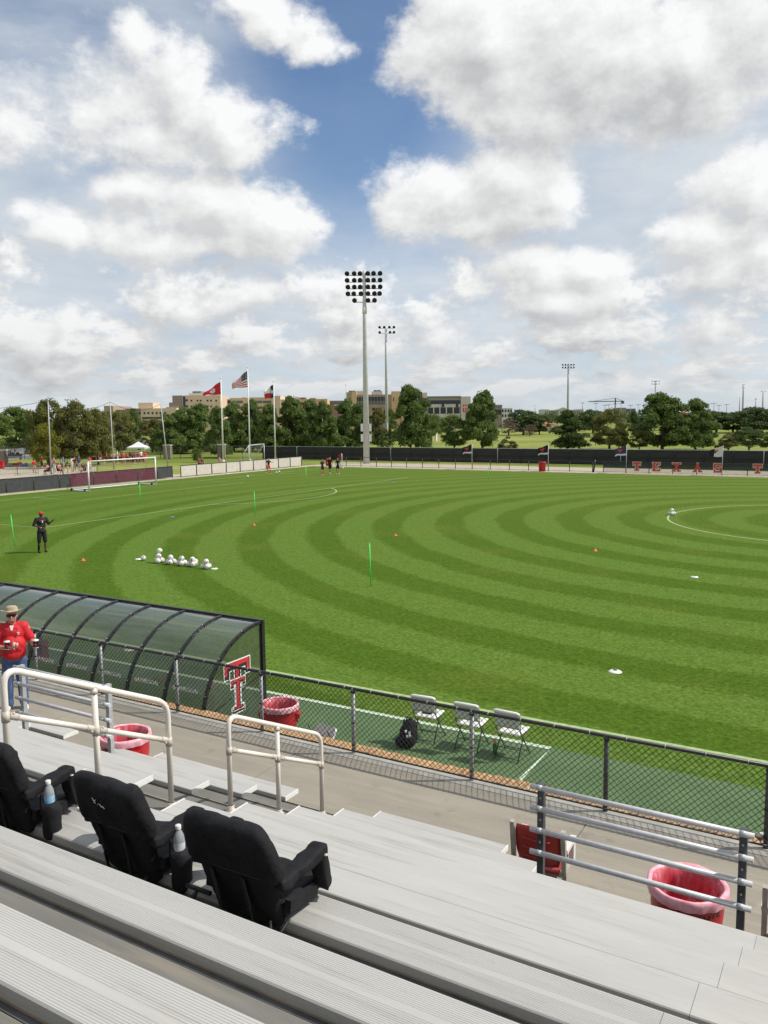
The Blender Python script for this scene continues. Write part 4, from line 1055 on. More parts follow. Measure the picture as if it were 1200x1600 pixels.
RUN = figure_mesh('running_body', dict(socks=True, short=.6, la=((.16, 0, 1.40), (.32, -.05, 1.22), (.42, -.22, 1.28)), ra=((-.16, 0, 1.40), (-.30, .10, 1.20), (-.26, -.05, 1.02)), ll=((.085, 0, .88), (.10, -.16, .49), (.11, -.06, .08)), rl=((-.085, 0, .88), (-.10, .05, .48), (-.12, .34, .22))))
def face_cam(p): return math.atan2(-p.y, -p.x)+math.pi/2    # heading that turns a figure's front (-Y) to the camera
def add_cap(t, m, z=1.60, y=-.015, brim=True):
    b = MB().sphere((0, y+.012, z+.035), .094, 12, 8, 0, (1, 1.08, .95))
    if brim: b.box((0, y-.11, z+.045), (.13, .11, .014))
    b.build('cap', M[m], t)
GP = 'players by the far corner'
for px, py, me, mats, lb, sc in (
        (420, 741, RUN, ('skin', 'cloth_black', 'sock_red', 'shoe_white', 'hair_dark', 'sock_red'), 'player in black top and red socks running by the pale board fence', 1.0),
        (504, 742.5, PLAY, ('skin', 'cloth_black', 'cloth_black', 'shoe_white', 'hair_dark', 'sock_red'), 'player in black with red socks, leftmost of the three standing together', .97),
        (516, 741, WALK, ('skin', 'cloth_black', 'cloth_black', 'shoe_white', 'hair_brown', 'cloth_black'), 'person in black shorts with a red bag, middle of the three', 1.05),
        (528, 741, PLAY, ('skin', 'cloth_black', 'cloth_black', 'shoe_white', 'hair_brown', 'skin'), 'player in black beside the corner flag, rightmost of the three', .99)):
    g = on_ground(px, py); t, o = person(me, lb, g, face_cam(g)+(.5 if px < 510 else -.3), mats, GP, None, sc)
g = on_ground(511.5, 741); rbag = MB().box((0, 0, 0), (.45, .22, .62), rotz(.4)).sphere((0, 0, .3), .2, 10, 6); bo_ = rbag.build('shoulder_bag', M['cloth_red'], loc=(g.x+.0, g.y+.15, 1.18)); tag(bo_, 'red bag carried by the middle person of the three', 'bag')

# the man in black on the pitch
cm_ = figure_mesh('coach_body', dict(bulk=1.28, la=((.20, 0, 1.46), (.31, -.05, 1.22), (.40, -.26, 1.38)), ra=((-.20, 0, 1.46), (-.33, .0, 1.20), (-.07, -.30, 1.10)), ll=((.095, 0, .90), (.12, -.03, .50), (.13, .02, .08)), rl=((-.095, 0, .90), (-.12, .02, .50), (-.15, .06, .08)), head=(0, -.02, 1.66), short=.98, sleeve=.5), .016)
g = Vector((-31.83, 23.84, 0)); t, o = person(cm_, 'man in black with a red cap standing on the pitch, arms bent', g, face_cam(g)+.35, ('skin_dark', 'cloth_black', 'cloth_black', 'cloth_black', 'hair_dark', 'skin_dark'), None, None, 1.03)
add_cap(t, 'cloth_red', 1.665, -.02)
MB().box((0, -.138, 1.40), (.26, .03, .06)).build('chest_band', M['cloth_maroon'], t); MB().box((0, -.156, 1.385), (.075, .012, .02)).box((0, -.156, 1.345), (.025, .012, .07)).box((0, -.156, 1.315), (.06, .012, .016)).build('chest_letter', M['logo_white'], t)
MB().lathe([(.04, -.012), (.044, 0), (.04, .012)], 10, (-.12, -.26, 1.11)).build('wristband', M['cloth_white'], t)
MB().tube([(-.12, .02, .52), (-.15, .06, .10)], [.060, .045], 10).build('leg_sleeve', M['cloth_black'], t)

# the man in the red polo shirt on the walkway
mloc = Vector((-12.77, 8.86, WZ)); man = thing('person', 'man in a red polo shirt, tan hat and sunglasses holding two black cups', 'person', mloc, R(52))
def hand(L, w, d, up, side, curl=.8, tg=0):
    d = Vector(d).normalized(); up = Vector(up).normalized(); sd = d.cross(up).normalized()*side; w = Vector(w)
    L.append(('box', w+d*.045, (.078, .085, .030), Matrix((sd, d, up)).transposed(), tg))
    for i, (off, ln) in enumerate(((-.030, .072), (-.010, .080), (.010, .076), (.029, .060))):
        a = w+d*.085+sd*off; k1 = a+(d*math.cos(curl*.5)-up*math.sin(curl*.5))*ln*.45; k2 = k1+(d*math.cos(curl*1.3)-up*math.sin(curl*1.3))*ln*.35; k3 = k2+(d*math.cos(curl*2.0)-up*math.sin(curl*2.0))*ln*.25
        L += [('cap', a, k1, .0095, .009, tg), ('cap', k1, k2, .009, .0085, tg), ('cap', k2, k3, .0085, .007, tg)]
    a = w+d*.03-sd*.036; k1 = a+(d*.5-sd*.6-up*.35)*.05; k2 = k1+(d*.75-sd*.1-up*.55)*.04
    L += [('cap', a, k1, .0125, .0105, tg), ('cap', k1, k2, .0105, .0085, tg)]
hd = Vector((.01, -.05, 1.682)); L = []
L += [('ell', hd, (.078, .098, .118), 0), ('ell', hd+Vector((0, -.035, -.055)), (.060, .062, .055), 0), ('ell', hd+Vector((0, -.02, -.075)), (.068, .055, .045), 0), ('cap', hd+Vector((0, -.092, .012)), hd+Vector((0, -.113, -.018)), .011, .017, 0), ('cap', hd+Vector((-.025, -.088, -.062)), hd+Vector((.025, -.088, -.062)), .010, .010, 0), ('cap', hd+Vector((-.022, -.086, -.078)), hd+Vector((.022, -.086, -.078)), .010, .010, 0)]
for s in (-1, 1): L += [('ell', hd+Vector((s*.080, .01, -.005)), (.014, .026, .034), 0), ('ell', hd+Vector((s*.038, -.062, -.032)), (.032, .034, .03), 0)]
L += [('cap', (0, .0, 1.50), (.005, -.03, 1.62), .068, .062, 0), ('ell', (0, .01, 1.38), (.20, .13, .17), 0), ('ell', (0, -.03, 1.12), (.19, .15, .20), 0), ('ell', (0, .01, .96), (.18, .15, .13), 0)]
ra = [(-.215, .01, 1.45), (-.31, -.05, 1.17), (-.09, -.27, 1.17)]; la = [(.215, .01, 1.45), (.30, .01, 1.19), (.345, -.23, 1.20)]
for a in (ra, la):
    L += [('cap', a[0], a[1], .066, .048, 0), ('cap', a[1], Vector(a[1]).lerp(Vector(a[2]), .35), .048, .047, 0), ('cap', Vector(a[1]).lerp(Vector(a[2]), .35), a[2], .047, .031, 0)]
hand(L, ra[2], (.85, -.35, .10), (-.2, .75, .6), -1, .75)
hand(L, la[2], (.10, -.95, .22), (.97, .1, .0), 1, .95)
for s in (-1, 1): L += [('cap', (s*.09, 0, .92), (s*.115, -.02, .50), .098, .066, 0), ('cap', (s*.115, -.02, .50), (s*.125, .02, .08), .064, .045, 0), ('cap', (s*.125, .03, .05), (s*.14, -.13, .04), .04, .03, 0)]
link_mesh('body', blob_mesh('man_body', L, .0078, 2, [M['skin']]), man)
# shirt
S = [('ell', (0, .01, 1.37), (.222, .152, .185), 0), ('ell', (.0, -.035, 1.15), (.215, .182, .22), 0), ('cap', (-.19, .01, 1.465), (.19, .01, 1.465), .088, .088, 0), ('ell', (0, -.02, 1.02), (.215, .178, .15), 0), ('cap', (0, .02, 1.50), (0, -.005, 1.535), .085, .080, 0)]
for a in (ra, la): S += [('cap', Vector(a[0])-Vector((a[0][0]*.2, 0, 0)), Vector(a[0]).lerp(Vector(a[1]), .70), .092, .084, 0)]
sme = blob_mesh('polo_shirt', S, .012, 3, [M['cloth_red']])
for v in sme.vertices:
    f = noise.noise(v.co*7)*.010+math.sin(v.co.x*30+v.co.z*22+noise.noise(v.co*4)*5)*.0035; n = Vector((v.co.x, v.co.y, 0)).normalized(); v.co += n*f
bm = bmesh.new(); bm.from_mesh(sme); bmesh.ops.bisect_plane(bm, geom=bm.verts[:]+bm.edges[:]+bm.faces[:], plane_co=(0, 0, .905), plane_no=(.05, 0, -1), clear_outer=True)
bmesh.ops.bisect_plane(bm, geom=bm.verts[:]+bm.edges[:]+bm.faces[:], plane_co=(0, -.02, 1.578), plane_no=(0, -.30, 1), clear_outer=True); bm.to_mesh(sme); bm.free()
sh = link_mesh('polo_shirt', sme, man)
col_ = MB()
for s in (-1, 1):
    col_.raw([(s*.085, .06, 1.575), (s*.095, -.02, 1.555), (s*.035, -.115, 1.475), (s*.10, -.125, 1.455), (s*.135, -.03, 1.525), (s*.10, .07, 1.545)], [(0, 1, 4, 5), (1, 2, 3, 4)] if s > 0 else [(5, 4, 1, 0), (4, 3, 2, 1)])
col_.raw([(-.085, .06, 1.575), (.085, .06, 1.575), (.10, .09, 1.54), (-.10, .09, 1.54)], [(0, 1, 2, 3)])
col_.build('collar', M['cloth_red'], sh)
MB().raw([(-.035, -.095, 1.52), (.035, -.095, 1.52), (.012, -.138, 1.44), (-.012, -.138, 1.44)], [(0, 1, 2, 3)]).build('undershirt', M['cloth_white'], man)
MB().box((.105, -.158, 1.40), (.045, .008, .012)).box((.105, -.160, 1.383), (.014, .008, .035)).box((.105, -.160, 1.368), (.03, .008, .009)).build('chest_logo', M['logo_white'], sh)
# jeans
J = [('ell', (0, .01, .93), (.198, .165, .12), 0)]
for s in (-1, 1): J += [('cap', (s*.092, 0, .90), (s*.118, -.02, .50), .116, .090, 0), ('cap', (s*.118, -.02, .50), (s*.128, .015, .10), .088, .082, 0)]
jme = blob_mesh('jeans', J, .013, 3, [M['jeans']])
for v in jme.vertices: v.co += noise.noise_vector(v.co*9)*.012
link_mesh('jeans', jme, man)
for s in (-1, 1): link_mesh('shoe', blob_mesh('shoe', [('cap', (s*.13, .06, .048), (s*.155, -.16, .043), .052, .046, 0), ('ell', (s*.13, .02, .10), (.060, .075, .06), 0)], .012, 2, [M['shoe_white']]), man)
ht = MB()
n = 28
def brim(j, a): return 0
prof = [(.172, 1.757, 1), (.142, 1.762, 1), (.106, 1.760, 0), (.102, 1.79, 0), (.094, 1.828, 0), (.072, 1.850, 0), (.035, 1.858, 0), (.0, 1.860, 0)]
vs = []
for r, z, fl in prof:
    for k in range(n):
        a = 2*math.pi*k/n; zz = z+(.040*abs(math.cos(a))**2-.006)*(1 if fl and r > .16 else .4 if fl else 0)-.10*(r*math.sin(a))*1.2; fr_ = .86 if math.sin(a) < -.2 else 1.0; vs.append((hd.x+r*1.02*math.cos(a), hd.y+.012+r*1.04*fr_*math.sin(a), zz+.0))
ht.raw(vs, [(j*n+k, j*n+(k+1) % n, (j+1)*n+(k+1) % n, (j+1)*n+k) for j in range(len(prof)-1) for k in range(n)], 0, True).raw([(v[0], v[1], v[2]-.006) for v in vs[:3*n]], [(j*n+k, (j+1)*n+k, (j+1)*n+(k+1) % n, j*n+(k+1) % n) for j in range(2) for k in range(n)], 0, True)
ht.build('sun_hat', M['hat_tan'], man)
gl = MB()
for s in (-1, 1): gl.box((hd.x+s*.036, hd.y-.098+.004, hd.z+.020), (.064, .016, .044), rotz(s*.25)).box((hd.x+s*.074, hd.y-.045, hd.z+.026), (.008, .10, .014))
gl.box((hd.x, hd.y-.103, hd.z+.030), (.03, .012, .012)).build('sunglasses', M['glass_dark'], man)
def cup(loc, tilt, label):
    t = thing('drink_cup', label, 'cup', loc, 0, 'black printed cups held by the man in red'); t.rotation_euler = (tilt, 0, R(52))
    MB().lathe([(0, 0), (.036, 0), (.041, .05), (.047, .135), (.049, .138)], 20).build('body', M['cup_black'], t)
    MB().lathe([(.050, .134), (.050, .146), (.046, .152), (0, .153)], 20).build('lid', M['white_plastic'], t)
    MB().box((0, -.0445, .082), (.040, .006, .012)).box((0, -.0445, .064), (.013, .006, .045)).build('print', M['logo_red'], t)
    MB().lathe([(.0425, .012), (.043, .022)], 20).build('stripe', M['logo_white'], t)
rm = Matrix.Rotation(R(52), 3, 'Z')
def mw(p): return mloc + rm @ Vector(p)
cup(mw((-.075, -.315, 1.155)), 0, 'black printed cup held against the chest of the man in red')
cup(mw((.375, -.335, 1.135)), 0, 'black printed cup held out in the left hand of the man in red')
fo = thing('wrapped_food', 'rolled food in pale paper held by the man in the red polo shirt', 'food', mw((.03, -.355, 1.20)), R(52))
MB().tube([(-.02, 0, -.02), (.0, 0, .04), (.015, 0, .08)], [.022, .026, .020], 10).build('wrap', M['paper'], fo); MB().tube([(.035, .01, -.02), (.055, 0, .06)], [.018, .020], 10).build('wrap', M['paper'], fo)

# orange-red tool bag seen through the fence behind the man
tbg = thing('equipment_bag', 'orange red bag hanging inside the shelter beside the man in red', 'bag', on_plane(61, 1034, 10.78), R(10))
link_mesh('body', blob_mesh('bag', [('box', (0, 0, .26), (.36, .20, .40), None, 0), ('ell', (0, -.08, .18), (.16, .07, .14), 0)], .02, 4, [M['orange_plastic']]), tbg)
MB().tube([(-.10, 0, .46), (-.08, 0, .60), (.08, 0, .60), (.10, 0, .46)], .012, 6).build('handle', M['black_strap'], tbg)

# people beyond the end fence: standing round the tables and sitting on the grass
GC = 'spectators on the grass beyond the end fence'
CR = [  # px, py of the feet, body, top, bottom, hair, size, label
    (54, 741, STAND, 'cloth_red', 'cloth_tan', 'hair_dark', 'spectator in a red shirt and tan shorts, alone on the left'),
    (66, 735, ARMS, 'cloth_maroon', 'cloth_black', 'hair_brown', 'spectator in a maroon shirt left of the pink shirts'),
    (75, 742, SIT, 'cloth_pink', 'cloth_black', 'hair_brown', 'seated spectator in a pink shirt left of the first tall pole'),
    (85.5, 740, STAND, 'cloth_pink', 'cloth_white', 'hair_grey', 'spectator in a pale pink shirt right of the first tall pole'),
    (93, 741, SIT, 'cloth_pink', 'cloth_navy', 'hair_dark', 'seated spectator in a dusty pink shirt and navy'),
    (106, 741, ARMS, 'cloth_black', 'cloth_tan', 'hair_brown', 'spectator in black shirt and tan trousers turned sideways'),
    (117, 738, STAND, 'cloth_maroon', 'cloth_tan', 'hair_dark', 'spectator in dark red right of the white roll'),
    (124, 738, STAND, 'cloth_navy', 'cloth_grey', 'hair_grey', 'spectator in navy with a blue cap by the goal'),
    (131, 741, SIT, 'cloth_maroon', 'cloth_black', 'hair_dark', 'seated spectator in maroon just left of the goal post'),
    (141, 737, STAND, 'cloth_red', 'cloth_white', 'hair_brown', 'spectator in red and white behind the goal post'),
    (152, 724, ARMS, 'cloth_red', 'cloth_tan', 'hair_dark', 'spectator in red at the left end of the red table'),
    (163, 723, STAND, 'cloth_white', 'cloth_grey', 'hair_brown', 'spectator in white behind the red table'),
    (171, 722, STAND, 'cloth_black', 'cloth_black', 'hair_dark', 'spectator all in black behind the red table'),
    (184, 724, ARMS, 'cloth_white', 'cloth_white', 'hair_grey', 'spectator all in white right of the middle tall pole'),
    (191, 725, STAND, 'cloth_maroon', 'cloth_black', 'hair_dark', 'spectator in maroon and black near the tent'),
    (198, 725, STAND, 'cloth_red', 'cloth_navy', 'hair_brown', 'spectator in red and navy near the tent'),
    (204, 725, ARMS, 'cloth_maroon', 'cloth_tan', 'hair_dark', 'spectator in maroon and tan in front of the tent'),
    (211, 725, STAND, 'cloth_blue', 'cloth_black', 'hair_dark', 'spectator in a blue shirt in front of the tent'),
    (216, 726, WALK, 'cloth_red', 'cloth_tan', 'hair_brown', 'spectator in red walking past the tent'),
    (221, 724, STAND, 'cloth_white', 'cloth_maroon', 'hair_grey', 'spectator in white and maroon at the right tent leg'),
    (157, 727, STAND, 'cloth_maroon', 'cloth_tan', 'hair_dark', 'spectator in maroon standing in front of the red table, left end'),
    (167, 727, ARMS, 'cloth_red', 'cloth_black', 'hair_brown', 'spectator in red and black in front of the red table'),
    (178, 727, STAND, 'cloth_pink', 'cloth_navy', 'hair_dark', 'spectator in pink and navy beside the middle tall pole'),
    (194, 728, WALK, 'cloth_red', 'cloth_grey', 'hair_grey', 'spectator in red and grey walking beside the red tables'),
    (208, 728, STAND, 'cloth_maroon', 'cloth_black', 'hair_brown', 'spectator in maroon and black left of the tent entrance'),
    (227, 726, ARMS, 'cloth_red', 'cloth_tan', 'hair_dark', 'spectator in red at the right corner of the tent'),
    (100, 737, STAND, 'cloth_blue', 'cloth_tan', 'hair_dark', 'spectator in a blue shirt left of the white roll'),
    (14, 709, STAND, 'cloth_red', 'cloth_black', 'hair_dark', 'spectator in red far off by the parked white car'),
    (24, 711, STAND, 'cloth_black', 'cloth_black', 'hair_dark', 'spectator in black far off by the parked white car'),
]
random.seed(21)
for px, py, me, top, bot, hr, lb in CR:
    g = on_ground(px, py); s_ = random.uniform(.94, 1.06)
    t, o = person(me, lb, g, random.uniform(0, 6.28), ('skin', top, bot, 'shoe_white', hr, 'skin'), GC, None, s_)
    if 'cap' in lb: add_cap(t, 'cloth_blue')
    if me is SIT:
        c = thing('camp_chair', 'black camp chair under the spectator in '+lb.split(' in ')[1].split(' left')[0].split(' just')[0], 'chair', g, t.rotation_euler.z, 'camp chairs of the spectators')
        MB().span((-.24, -.40, .36), (.24, .10, .40)).build('seat', M['cloth_black'], c)
        MB().box((0, .16, .62), (.46, .03, .46), Matrix.Rotation(R(-12), 3, 'X')).build('backrest', M['cloth_black'], c)
        for sx in (-.22, .22):
            for sy in (-.38, .12): MB().tube([(sx, sy, 0), (sx, -.14-sy*.3, .38)], .012, 5).build('leg', M['galv_dark'], c)
for px, py, top, lb, rz in ((310.5, 726.5, 'cloth_maroon', 'spectator in dark red lounging on the grass behind the pale fence, left one', .8), (315.5, 726, 'cloth_maroon', 'spectator in dark red lounging on the grass behind the pale fence, right one', .4), (343, 724.5, 'cloth_pink', 'spectator in pink sitting on the grass by the first flagpole', 0)):
    g = on_ground(px, py); t, o = person(LOUNGE, lb, g, face_cam(g)+rz, ('skin', top, 'cloth_black', 'shoe_white', 'hair_dark', 'skin'), 'spectators sitting on the grass by the flagpoles')

# ------------------------------------------------------------------ fences round the far end
defmat('screen_black', (.020, .021, .022), .8, (.034, .031, .028), 2.0, 6, .35, .7, stretch=(.4, .4, 2.0))
defmat('screen_maroon', (.115, .016, .040), .8, (.08, .012, .03), 3)
defmat('screen_grey', (.034, .040, .042), .8, (.048, .054, .055), 3)
defmat('board_pale', (.56, .53, .46), .8, (.48, .45, .39), 2.5, 6, .3, .7, rand=.05)
defmat('stone', (.30, .26, .22), .9, (.22, .18, .15), 5, 6, bump=.4)
defmat('cap_stone', (.48, .45, .40), .9)
def mesh_screen(name, col, alpha):
    m = mat(name, col, .8); m.node_tree.nodes['Principled BSDF'].inputs['Alpha'].default_value = alpha; return m
M['screen_thin'] = mesh_screen('screen_thin', (.035, .045, .043), .80)
M['mesh_far'] = mesh_screen('mesh_far', (.03, .03, .03), .18)
# end fence along X = -61.6: dark screens, a maroon length, then pale boards
ef = thing('end_fence', 'low black fence with dark screens and a maroon length behind the goal', 'fence', (-61.6, 0, 0))
ys = [22.0+2.62*i for i in range(11)]+[49.3, 51.9, 54.6, 57.2, 59.8, 61.85]
for a, c in zip(ys[:-1], ys[1:]):
    k = 'screen_maroon' if 49 < a < 59.5 else 'screen_grey'
    MB().span((-.02, a+.04, .04), (.02, c-.04, 1.10)).build('screen', M[k], ef)
for y in ys: MB().tube([(0.05, y, 0), (.05, y, 1.16)], .045, 8).build('post', M['black_metal'], ef)
MB().tube([(0.03, ys[0], 1.14), (.03, ys[-1], 1.14)], .035, 8).build('top_rail', M['black_metal'], ef)
pf = thing('board_fence', 'fence of pale boards between dark posts in front of the flagpoles', 'fence', (-61.5, 0, 0))
yb = [62.95+2.33*i for i in range(10)]
for a, c in zip(yb[:-1], yb[1:]): MB().span((-.03, a+.05, .03), (.03, c-.05, 1.12)).build('board', M['board_pale'], pf)
for y in yb: MB().tube([(.05, y, 0), (.05, y, 1.18)], .05, 8).build('post', M['black_metal'], pf)
MB().tube([(.04, yb[0], 1.15), (.04, yb[-1], 1.15)], .03, 8).build('top_rail', M['black_metal'], pf)
for y in (68.6, 74.3): 
    o = MB().span((-.4, 0, 0), (.4, .5, .05)).build('white_sheet', M['white_plastic'], loc=(-60.6, y, 0)); tag(o, 'small white sheet on the ground by the pale fence, %s' % ('nearer one' if y < 70 else 'further one'), 'sheet')
# far touchline fence with the lettered screen
tf = thing('touchline_fence', 'low black fence with lettered screen along the far side of the pitch', 'fence', (0, 85.1, 0))
px_ = [541, 564, 588, 611.6, 635, 660, 685.6, 711.6, 738, 766, 796, 826, 857, 890, 926, 943, 978, 1014.5, 1051.5, 1089, 1128.5, 1168.5]
fx = [-56.5]+[on_plane(p, 722, 85.1).x for p in px_]+[-6.6+2.05*i for i in range(14)]
for x in fx: MB().tube([(x, 0, 0), (x, 0, 1.14)], .04, 8).build('post', M['black_metal'], tf)
MB().tube([(fx[0], 0, 1.12), (fx[-1], 0, 1.12)], .03, 8).build('top_rail', M['black_metal'], tf)
MB().tube([(fx[0], 0, .08), (fx[-1], 0, .08)], .018, 6).build('bottom_rail', M['black_metal'], tf)
xg = fx[16]
for a, c in zip(fx[16:-1], fx[17:]):
    MB().span((a+.03, -.012, .52), (c-.03, -.006, 1.10)).build('screen', M['screen_thin'], tf)
    MB().span((a+.03, -.012, .10), (c-.03, -.006, .51)).build('mesh', M['mesh_far'], tf)
MB().tube([(fx[16], -.02, .52), (fx[-1], -.02, .52)], .02, 6).build('mid_rail', M['black_metal'], tf)
MB().tube([(fx[15]+.1, 0, -.02), (fx[15]+.25, 0, 1.25)], .09, 8).build('gate_post', M['black_metal'], tf)
defmat('letter_red', (.47, .055, .035), .6); defmat('letter_edge', (.66, .50, .42), .6)
def letter(ch):
    S = {'T': [(-.42, .78, .42, 1), (-.42, .62, -.30, .80), (.30, .62, .42, .80), (-.12, 0, .12, .9), (-.24, 0, .24, .15)],
         'E': [(-.38, 0, -.12, 1), (-.45, .86, .36, 1), (-.45, 0, .36, .14), (-.2, .43, .2, .57), (.26, .0, .38, .30), (.26, .70, .38, 1), (.12, .36, .22, .64)],
         'S': [(-.36, .84, .36, 1), (-.36, .44, .36, .58), (-.36, 0, .36, .16), (-.40, .5, -.18, .94), (.18, .06, .40, .52), (.24, .66, .38, 1), (-.38, 0, -.24, .34)]}
    if ch in S: return [[(a, b), (c, b), (c, d), (a, d)] for a, b, c, d in S[ch]]
    if ch == 'X': return [[(-.34, .08), (-.10, .08), (.34, .92), (.10, .92)], [(.34, .08), (.10, .08), (-.34, .92), (-.10, .92)], [(-.44, 0), (-.08, 0), (-.08, .13), (-.44, .13)], [(.08, 0), (.44, 0), (.44, .13), (.08, .13)], [(-.44, .87), (-.08, .87), (-.08, 1), (-.44, 1)], [(.08, .87), (.44, .87), (.44, 1), (.08, 1)]]
    if ch == 'A': return [[(-.34, .06), (-.12, .06), (.10, 1), (-.10, 1)], [(.34, .06), (.12, .06), (-.10, 1), (.10, 1)], [(-.2, .30), (.2, .30), (.2, .44), (-.2, .44)], [(-.46, 0), (-.08, 0), (-.08, .13), (-.46, .13)], [(.08, 0), (.46, 0), (.46, .13), (.08, .13)]]
for ch, p in zip('TEXAST', (995, 1026, 1057, 1090, 1121.5, 1184)):
    q = on_plane(p, 730, 85.05); b = MB(); e = .055
    for k, poly in enumerate(letter(ch)):
        cx = sum(u for u, v in poly)/4; cy = sum(v for u, v in poly)/4
        grow = [(u+(e if u > cx else -e), v+(e if v > cy else -e)) for u, v in poly]
        xf = lambda u, v, w, k=k, z=0: (u*.92, -w-.001*k, v*.86)
        b.prism(grow, .012, xf, 1); b.prism(poly, .026, xf, 0)
    o = b.build('banner_letter', [M['letter_red'], M['letter_edge']], tf, loc=(q.x, -.05, .26)); o['label'] = 'red block letter %s with a white outline' % ch
# tall screened fence behind the path
bfy = lambda x: 97.6+.03*(x+30)
bf = thing('screen_fence', 'tall fence with black windscreen behind the far path', 'fence', (0, 0, 0))
bx_ = [-77.4+3.05*i for i in range(36)]
for i, (a, c) in enumerate(zip(bx_[:-1], bx_[1:])):
    b = MB(); b.raw([(a, bfy(a), .02), (c, bfy(c), .02), (c, bfy(c), 1.83), (a, bfy(a), 1.83), (a, bfy(a)+.03, .02), (c, bfy(c)+.03, .02), (c, bfy(c)+.03, 1.83), (a, bfy(a)+.03, 1.83)], [(0, 1, 2, 3), (5, 4, 7, 6), (3, 2, 6, 7), (0, 4, 5, 1)])
    b.build('screen', M['screen_black'], bf)
for i, x in enumerate(bx_): MB().tube([(x, bfy(x)-.05, 0), (x, bfy(x)-.05, 1.90)], .045 if i % 5 == 2 else .028, 8).build('post', M['galv'] if i % 5 == 2 else M['black_metal'], bf)
MB().tube([(bx_[0], bfy(bx_[0])-.05, 1.87), (bx_[-1], bfy(bx_[-1])-.05, 1.87)], .035, 8).build('top_rail', M['galv'], bf)
MB().tube([(bx_[0], bfy(bx_[0])-.05, .95), (bx_[-1], bfy(bx_[-1])-.05, .95)], .025, 8).build('mid_rail', M['black_metal'], bf)
of = thing('open_mesh_fence', 'open black mesh fence on the grass between the stone pillars', 'fence', (0, 0, 0))
o0, o1 = Vector((-130, 78, 0)), Vector((-78, 97, 0))
for i in range(18):
    q = o0.lerp(o1, i/17); MB().tube([q, q+Vector((0, 0, 1.9))], .04, 6).build('post', M['black_metal'], of)
for z in (1.88, .1): MB().tube([o0+Vector((0, 0, z)), o1+Vector((0, 0, z))], .03, 6).build('rail', M['black_metal'], of)
q = [(o0.x, o0.y, .1), (o1.x, o1.y, .1), (o1.x, o1.y, 1.88), (o0.x, o0.y, 1.88)]
MB().raw(q, [(0, 1, 2, 3)]).build('mesh', M['mesh_far'], of)
for px, py, s in ((4, 728, 'stone pillar at the left edge of the photo'), (262.5, 717, 'stone pillar behind the right tall net pole'), (346.5, 716, 'stone pillar just left of the first flagpole')):
    g = on_ground(px, py); w = .55
    t = thing('stone_pillar', s, 'pillar', g, .5, 'stone pillars of the open mesh fence')
    MB().box((0, 0, 1.0), (w*2, w*2, 2.0)).build('shaft', M['stone'], t); MB().box((0, 0, 2.06), (w*2.2, w*2.2, .14)).build('cap', M['cap_stone'], t)
# flags on the far touchline fence
def flag_strip(w, h, cols, rows, dirn, droop, wave=.12, pinch=0.0):
    vs = []; dirn = Vector(dirn).normalized(); side = Vector((-dirn.y, dirn.x, 0))
    for j in range(rows+1):
        for i in range(cols+1):
            u, v = i/cols, j/rows
            vs.append(dirn*(w*u*(.94-.12*pinch*(1-v)))+side*(wave*math.sin(u*8+v*2.5)*u)+Vector((0, 0, -h*(v+(1-v)*u**1.15*pinch)-droop*u*u+.06*math.sin(u*9+v*2)*u)))
    return vs, [(j*(cols+1)+i, j*(cols+1)+i+1, (j+1)*(cols+1)+i+1, (j+1)*(cols+1)+i) for j in range(rows) for i in range(cols)]
for px, s, m1 in ((738, 'small black flag leftmost on the far fence', 'cloth_black'), (857, 'small black flag above the red bin on the far fence', 'cloth_black'), (979, 'small navy flag left of the letters on the far fence', 'cloth_navy'), (1129, 'small white and black flag above the letters on the far fence', 'cloth_white')):
    q = on_plane(px, 722, 85.1)
    t = thing('small_flag', s, 'flag', (q.x, 85.0, 0), 0, 'small flags along the far fence')
    MB().tube([(0, 0, 0), (0, 0, 2.85)], .032, 8).build('pole', M['galv'], t)
    vs, fs = flag_strip(1.35, 1.0, 8, 5, (-1, .15, 0), .1, .15, .35)
    b = MB(); mi = [0]*len(fs)
    for f in fs:
        c = sum((vs[i] for i in f), Vector())/4; k = fs.index(f); r_, c_ = divmod(k, 8)
        m = 0
        if r_ == 4: m = 1
        if r_ in (1, 2) and 3 <= c_ <= 5: m = 2 if (c_ == 4 or r_ == 1) else 0
        if m1 == 'cloth_white' and c_ > 4: m = 3
        b.raw([vs[i]+Vector((0, 0, 2.78)) for i in f], [(0, 1, 2, 3)], m, True)
    b.build('flag_cloth', [M[m1], M['cloth_white'], M['logo_red'], M['cloth_black']], t)
rb = thing('red_barrel', 'red bin standing on the path in front of the far fence', 'bin', (-30.4, 84.6, 0))
MB().lathe([(0, 0), (.34, 0), (.40, .9), (.42, .92), (.42, .98), (.0, .99)], 18).build('body', M['red_plastic'], rb); MB().lathe([(.40, .86), (.425, .88), (.425, .95), (.40, .97)], 18).build('rim', M['red_cloth'], rb)

# ------------------------------------------------------------------ the three flagpoles
def flagpole(base, top, label, faces, w, h, dirn, droop, pinch):
    t = thing('flagpole', label, 'flagpole', base, 0, 'tall flagpoles behind the pale board fence')
    MB().tube([(0, 0, 0), (0, 0, top)], [.11, .06], 12).build('pole', M['white_paint'], t); MB().sphere((0, 0, top+.1), .12, 10, 6).build('finial', M['white_paint'], t)
    MB().tube([(0, 0, 0), (0, 0, .25)], .20, 12).build('base', M['white_paint'], t)
    vs, fs = flag_strip(w, h, 26, 26, dirn, droop, .28, pinch); b = MB()
    for k, f in enumerate(fs):
        r_, c_ = divmod(k, 26); b.raw([vs[i]+Vector((0, 0, top-.35)) for i in f], [(0, 1, 2, 3)], faces((c_+.5)/26, (r_+.5)/26), True)
    b.build('flag_cloth', [M['cloth_red'], M['logo_white'], M['cloth_navy'], M['logo_black']], t)
LF = (-math.cos(YAW), -math.sin(YAW)+.3, 0)
